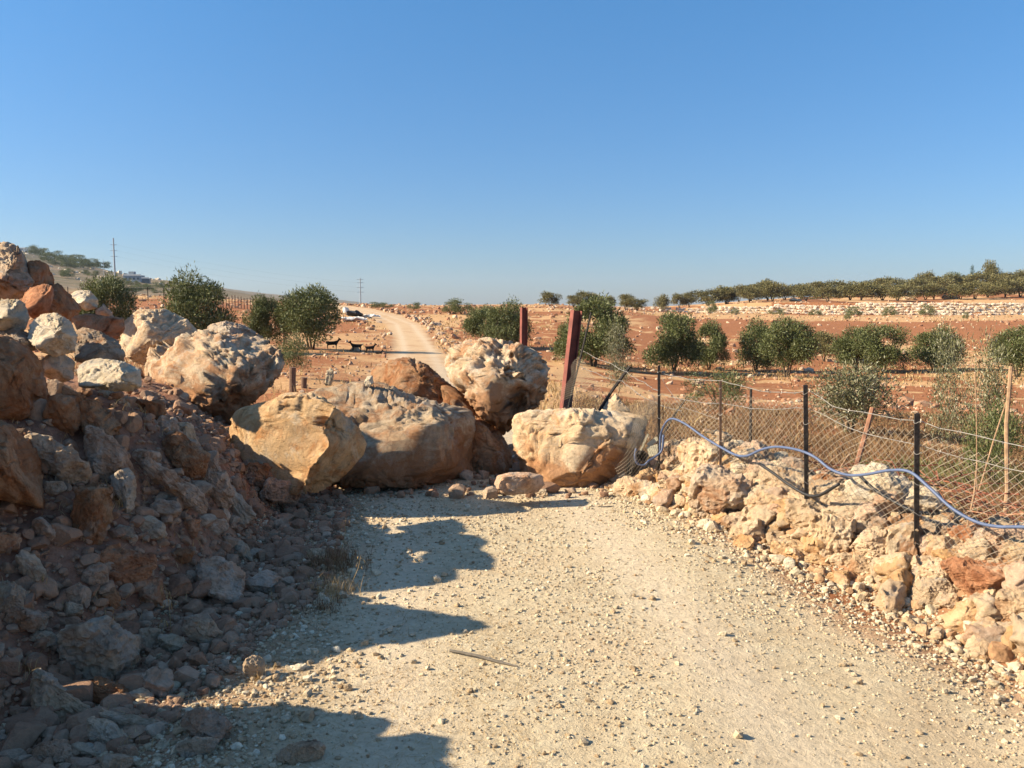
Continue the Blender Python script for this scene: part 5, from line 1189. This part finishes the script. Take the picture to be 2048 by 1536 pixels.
o = link('chainlink_mesh', me, None, fe); o.matrix_parent_inverse = Matrix.Translation(-fe.location); o['label'] = 'bunched end of the mesh against the boulder'

def px_tube(pix, D, rad, sides=6, smooth=1):
    pts = [P(x, y, d) for (x, y), d in zip(pix, D if hasattr(D, '__len__') else [D] * len(pix))]
    return catmull(pts, smooth)
def catmull(p, k):
    if k <= 1: return p
    q = [p[0] * 2 - p[1]] + list(p) + [p[-1] * 2 - p[-2]]; out = []
    for i in range(1, len(q) - 2):
        for j in range(k):
            t = j / k; a, b, c, d = q[i - 1], q[i], q[i + 1], q[i + 2]
            out.append(.5 * ((2 * b) + (c - a) * t + (2 * a - 5 * b + 4 * c - d) * t * t + (3 * b - a - 3 * c + d) * t ** 3))
    out.append(p[-1]); return out
# blue hose woven through the mesh
hp = [(1326, 905), (1328, 868), (1338, 845), (1352, 837), (1378, 848), (1412, 872), (1447, 893), (1478, 909), (1502, 911), (1530, 899), (1562, 893), (1606, 900), (1638, 914), (1668, 937), (1702, 949), (1740, 948), (1785, 940), (1828, 943), (1868, 975), (1912, 1015), (1960, 1042), (2005, 1052), (2060, 1053), (2180, 1062)]
m = MB(); m.tube(catmull([fence_hit(x, y, .035) for x, y in hp], 6), .0098, 8)
tag(m.build('hose', M_HOSE, smooth=True), "blue plastic hose snaking through the chain-link fence", 'hose')
lp = [(1272, 897), (1270, 915), (1276, 928), (1288, 930), (1297, 922), (1312, 912), (1324, 900), (1327, 870)]
m = MB(); m.tube(catmull([P(x, y, 7.5) for x, y in lp], 6), .0105, 8); tag(m.build('hose', M_HOSE, smooth=True), "short blue-grey hose end looped round the black pipe mouth", 'hose')
# black pipe behind the mesh
m = MB(); m.tube(catmull([fence_hit(x, y, .10) for x, y in [(1540, 925), (1570, 945), (1605, 970), (1650, 990), (1700, 965)]], 5), .011, 7)
tag(m.build('black_pipe', M_PIPE, smooth=True), "thin black pipe draped over the slabs by the thick middle post", 'pipe')
m = MB(); m.tube(catmull([fence_hit(x, y, -.06) for x, y in [(1706, 952), (1735, 980), (1775, 1005), (1812, 1024), (1845, 1030)]], 5), .011, 7)
tag(m.build('black_pipe', M_PIPE, smooth=True), "thin black pipe crossing the largest pale block of the heap", 'pipe')
# wide black pipe mouth
m = MB(); c = P(1284, 912, 7.62); ax = Vector((-.12, .75, -.42)).normalized(); ro, ri = .055, .047; sd_ = 20
V = []; a1 = ax.cross(Vector((0, 0, 1))).normalized(); a2 = a1.cross(ax).normalized()
for (rr_, dd_) in ((ro, .9), (ro, 0), (ri, 0), (ri, .6)):
    for k in range(sd_): t = 2 * math.pi * k / sd_; V.append(tuple(c + ax * dd_ + (a1 * math.cos(t) + a2 * math.sin(t)) * rr_))
Q = [(a * sd_ + k, a * sd_ + (k + 1) % sd_, (a + 1) * sd_ + (k + 1) % sd_, (a + 1) * sd_ + k) for a in range(3) for k in range(sd_)]
m.add(V, Q); m.tube([c + ax * .6, c + ax * .61], .047, 12)
tag(m.build('drain_pipe', M_PIPE, smooth=False), "wide open black pipe end lying behind the mesh", 'pipe')
# broken boards and tiles
def plank(x0, y0, x1, y1, D, wd, th, mat, label, name='board', cat='board', tw=0.0):
    a, b = P(x0, y0, D), P(x1, y1, D + tw); d = (b - a).normalized(); s = d.cross(Vector((0, -1, .5))).normalized(); u = s.cross(d).normalized(); mb = MB()
    V = [a - s * wd / 2 - u * th / 2, a + s * wd / 2 - u * th / 2, a + s * wd * .45 + u * th / 2, a - s * wd / 2 + u * th / 2, b - s * wd / 2 - u * th / 2, b + s * wd * .4 - u * th / 2, b + s * wd * .4 + u * th / 2, b - s * wd * .5 + u * th / 2]
    mb.add([tuple(v) for v in V], [(0, 1, 2, 3), (4, 7, 6, 5), (0, 4, 5, 1), (1, 5, 6, 2), (2, 6, 7, 3), (3, 7, 4, 0)])
    o = mb.build(name, mat); tag(o, label, cat); return o
M_SLATE = plain_mat('pale_tile', (.52, .47, .33), .85, .2, .2, 10); M_SLATE2 = plain_mat('rosy_tile', (.50, .33, .23), .85, .2, .2, 10)
plank(1296, 905, 1355, 888, 7.75, .10, .018, M_SLATE, "widest pale broken tile propped behind the thin post", 'tile', 'tile')
plank(1296, 892, 1316, 876, 7.85, .045, .014, M_SLATE, "small pale tile shard above the pipe mouth", 'tile', 'tile')
plank(1300, 925, 1330, 915, 7.7, .07, .02, M_SLATE2, "rosy tile below the widest pale one", 'tile', 'tile')
plank(1322, 965, 1398, 898, 7.55, .045, .02, M_SLATE, "long pale plank slanting up from the post's foot", 'plank', 'plank')
plank(1278, 908, 1296, 868, 7.65, .018, .012, M_SLATE, "thin white lath standing over the pipe mouth", 'lath', 'lath')
plank(1325, 950, 1385, 912, 7.75, .06, .02, M_SLATE2, "rosy slat behind the long pale plank", 'slat', 'slat')
# red steel I-beams
def ibeam(xt, yt, xb, yb, D, wd, label):
    t, b = P(xt, yt, D), P(xb, yb, D); g = ground(b.x, b.y); b = b + (b - t) * ((b.z - g + .2) / max(.05, (t.z - b.z)));
    ax = (t - b).normalized(); s = Vector((math.cos(R(22)), math.sin(R(22)), 0)); q = ax.cross(s).normalized(); s = q.cross(ax).normalized(); mb = MB()
    for (o_, u, v_) in ((s * wd / 2, s * .005, q * wd * .46), (-s * wd / 2, s * .005, q * wd * .46), (Vector(), s * (wd / 2 - .006), q * .004)):
        V = [x + o_ for x in (b - u - v_, b + u - v_, b + u + v_, b - u + v_, t - u - v_, t + u - v_, t + u + v_, t - u + v_)]
        mb.add([tuple(x) for x in V], [(0, 1, 2, 3), (4, 7, 6, 5), (0, 4, 5, 1), (1, 5, 6, 2), (2, 6, 7, 3), (3, 7, 4, 0)])
    tag(mb.build('steel_beam', M_RED), label, 'steel post')
ibeam(1153, 621, 1134, 790, 10.2, .105, "tall red-painted steel beam leaning beside the fallen mesh")
ibeam(1048, 615, 1047, 690, 13.0, .085, "shorter red-painted steel beam behind the perched boulder")
def stake(x0, y0, x1, y1, D, rad, mat, label, name='stake', cat='stake', tw=0.0, down=True, sides=6):
    t, b = P(x0, y0, D), P(x1, y1, D + tw); g = ground(b.x, b.y)
    if down and t.z > b.z and b.z > g: b = b + (b - t) * min(.8, ((b.z - g + .1) / max(.05, t.z - b.z)))
    m = MB(); k = Vector((rnd.gauss(0, .006), rnd.gauss(0, .006), 0)); m.tube([b, b.lerp(t, .35) + k, b.lerp(t, .7) - k, t], [rad * 1.05, rad, rad, rad * .9], sides)
    tag(m.build(name, mat), label, cat)
stake(1182, 625, 1150, 760, 10.0, .013, M_BLACK, "thin black rod leaning on the tall red beam", 'steel_rod', 'rod')
stake(1260, 733, 1200, 818, 9.0, .018, M_BLACK, "black stake slanting over the cream pointed rock")
stake(1370, 800, 1330, 862, 7.9, .011, M_BLACK, "short dark rod slanting where the blue hose bends", 'steel_rod', 'rod')
stake(1502, 776, 1501, 859, 13.0, .022, M_BLACK, "lone dark post in the field between thin and thick posts", 'post', 'post')
stake(1745, 815, 1706, 960, 6.6, .020, M_WOODR, "reddish wooden stake leaning below the silver-leaved olive", tw=-.1)
stake(2022, 733, 2012, 945, 7.3, .017, M_WOOD, "tall straight wooden stake near the picture edge")
stake(1950, 745, 1954, 930, 8.0, .005, M_WOOD, "thin cane standing inside the tangled sapling", 'cane', 'cane')
stake(1954, 926, 1937, 1050, 5.0, .005, M_WOOD, "thin cane rising from the brushwood behind the fence", 'cane', 'cane')
stake(2012, 805, 1968, 945, 7.4, .006, M_WOOD, "thin branch leaning on the tall wooden stake", 'branch', 'branch')
stake(1700, 905, 1668, 960, 6.4, .005, M_WOOD, "thin twig beside the reddish wooden stake", 'branch', 'branch')
for i, (x, yt, yb, wd) in enumerate([(585, 735, 768, 14), (608, 755, 778, 12)]):
    D = 17.5 + i; p = P(x, yb, D); g = ground(p.x, p.y); t = P(x, yt, D); m = MB(); rd = wd * D / FPX / 2
    m.tube([(p.x, D, g - .05), (p.x, D, (g + t.z) / 2), (p.x + .01, D, t.z)], [rd, rd * .97, rd], 12); tag(m.build('pipe_stump', M_RUSTP), ["taller dark rusty pipe standing under the young sapling", "shorter dark rusty pipe beside the broad boulder's top"][i], 'pipe')
# the stick on the road
D0, D1 = hit(900, 1306), hit(1036, 1336); a, b = P(900, 1306, D0), P(1036, 1336, D1); m = MB()
up = Vector((0, 0, .008)); m.tube([a + up * 1.6, a.lerp(b, .4) + up * 2, a.lerp(b, .75) + up, b + up], [.007, .0075, .008, .003], 6); tag(m.build('stick', M_STICK), "grey bare stick lying alone on the gravel track", 'stick')
D0 = hit(1210, 1014); a = P(1196, 1014, D0); b = P(1228, 1012, D0); m = MB(); m.tube([a, b], [.006, .004], 5); tag(m.build('stick', M_STICK), "short twig on the gravel near the far end of the stone heap", 'stick')
# wild oats and the grass tuft by the road
def oat(px, pb, pt, label, seed, lean=0, drops=9):
    D = hit(px, pb) or 4; D *= .985; r = random.Random(seed); b = P(px, pb, D); t = P(px + lean, pt, D); m = MB(); mid = b.lerp(t, .6) + Vector((.01, 0, 0))
    e = bpy.data.objects.new('wild_oat', None); COL.objects.link(e); e.location = b; tag(e, label, 'wild oat')
    m.tube([Vector(), mid - b, t - b], [.0016, .0013, .0007], 4, False); m.build('stalk', M_STRAW, e); m = MB()
    for i in range(drops):
        f = 1 - .42 * i / drops; p = b.lerp(t, f) - b; s = r.choice((-1, 1)); q = p + Vector((s * r.uniform(.008, .025), r.uniform(-.01, .01), -r.uniform(.005, .02)))
        m.tube([p, p.lerp(q, .6) + Vector((0, 0, .006)), q], .0005, 3, False); q2 = q + Vector((s * .004, 0, -.020)); m.tube([q, q.lerp(q2, .4), q2], [.0006, .0035, .0004], 5, False)
    m.build('seed_head', M_STRAW, e)
oat(343, 1275, 1168, "tallest wild oat stalk with hanging seeds on the shaded bank", 1, -14, 14)
oat(322, 1275, 1236, "short wild oat beside the tallest stalk", 2, 6, 8)
oat(378, 1285, 1244, "leaning wild oat behind the paler folded plate", 3, 16, 6)
oat(92, 1168, 1146, "single wild oat head near the picture edge", 4, -2, 3)
oat(680, 1112, 1035, "tall wild oat stalk rising from the roadside grass tuft", 5, 12, 5)
oat(700, 1175, 1110, "bent wild oat stalk in front of the roadside grass tuft", 6, 22, 4)
def tuft(px, pb, wpx, hpx, n, label, seed, mat=M_STRAW):
    D = hit(px, pb); r = np.random.RandomState(seed); s = D / FPX; x0 = P(px, pb, D).x; x = x0 + r.normal(0, wpx * s / 3.2, n); y = D + r.normal(0, wpx * s / 3.2, n)
    o = blades('grass_tuft', mat, x, y, r.uniform(.4, 1, n) * hpx * s, seed, .0013, .9, 3, .012); tag(o, label, 'grass tuft')
tuft(665, 1135, 110, 62, 220, "bushy brown grass tuft at the edge of the track", 1, M_WEED)
tuft(672, 1185, 80, 60, 80, "straw-coloured grass tuft whose tips catch the sun", 2)
tuft(528, 1350, 50, 40, 30, "thin straw tuft beside the small sunlit rock", 3)
tuft(230, 1000, 50, 50, 50, "brown tuft beside the cleft boulder", 4)
tuft(640, 1220, 60, 50, 60, "dry tuft in the shade below the straw-coloured one", 6, M_WEED)

# cream outcrops and bushes of the far hill
r = np.random.RandomState(71); n = 500; y = r.uniform(330, 720, n); x = y * r.uniform(-.72, -.40, n); k = fbm(xyz(x, y), .02, 3, 5) > .0; x, y = x[k], y[k]
stuff(scatter('hill_rocks', M_TERR, x, y, np.clip(1.4 * np.exp(r.normal(0, .5, len(x))), .6, 4), TG, 71, .4), 'cream limestone outcrops on the far hill', 'rocks')
for i in range(34):
    px = r.uniform(58, 330); D = float(r.uniform(300, 660) if px < 200 else r.uniform(260, 380)); y_ = on_hill(px, D); hh = r.uniform(5, 11) * 500 / D
    T(OG, px, y_ - hh, y_ + 1, hh * r.uniform(1.3, 2.2), "low dark bush on the brown slope of the far hill", D=D, seed=i, group='bushes on the slope of the far hill', parts=False, name='bush', cat='bush')
# ------------------------------------------------------------------ haze
m = bpy.data.materials.new('haze'); m.use_nodes = True; N = m.node_tree.nodes; L = m.node_tree.links; N.remove(N['Principled BSDF'])
pv = N.new('ShaderNodeVolumePrincipled'); pv.inputs['Color'].default_value = (.70, .84, 1, 1); pv.inputs['Density'].default_value = 8e-5; pv.inputs['Anisotropy'].default_value = .3
L.new(pv.outputs[0], N['Material Output'].inputs['Volume'])
mb = MB(); mb.box((0, 0, 40), (9600, 9600, 190)); stuff(mb.build('haze', m), 'thin bluish afternoon haze over the far hills', 'haze')
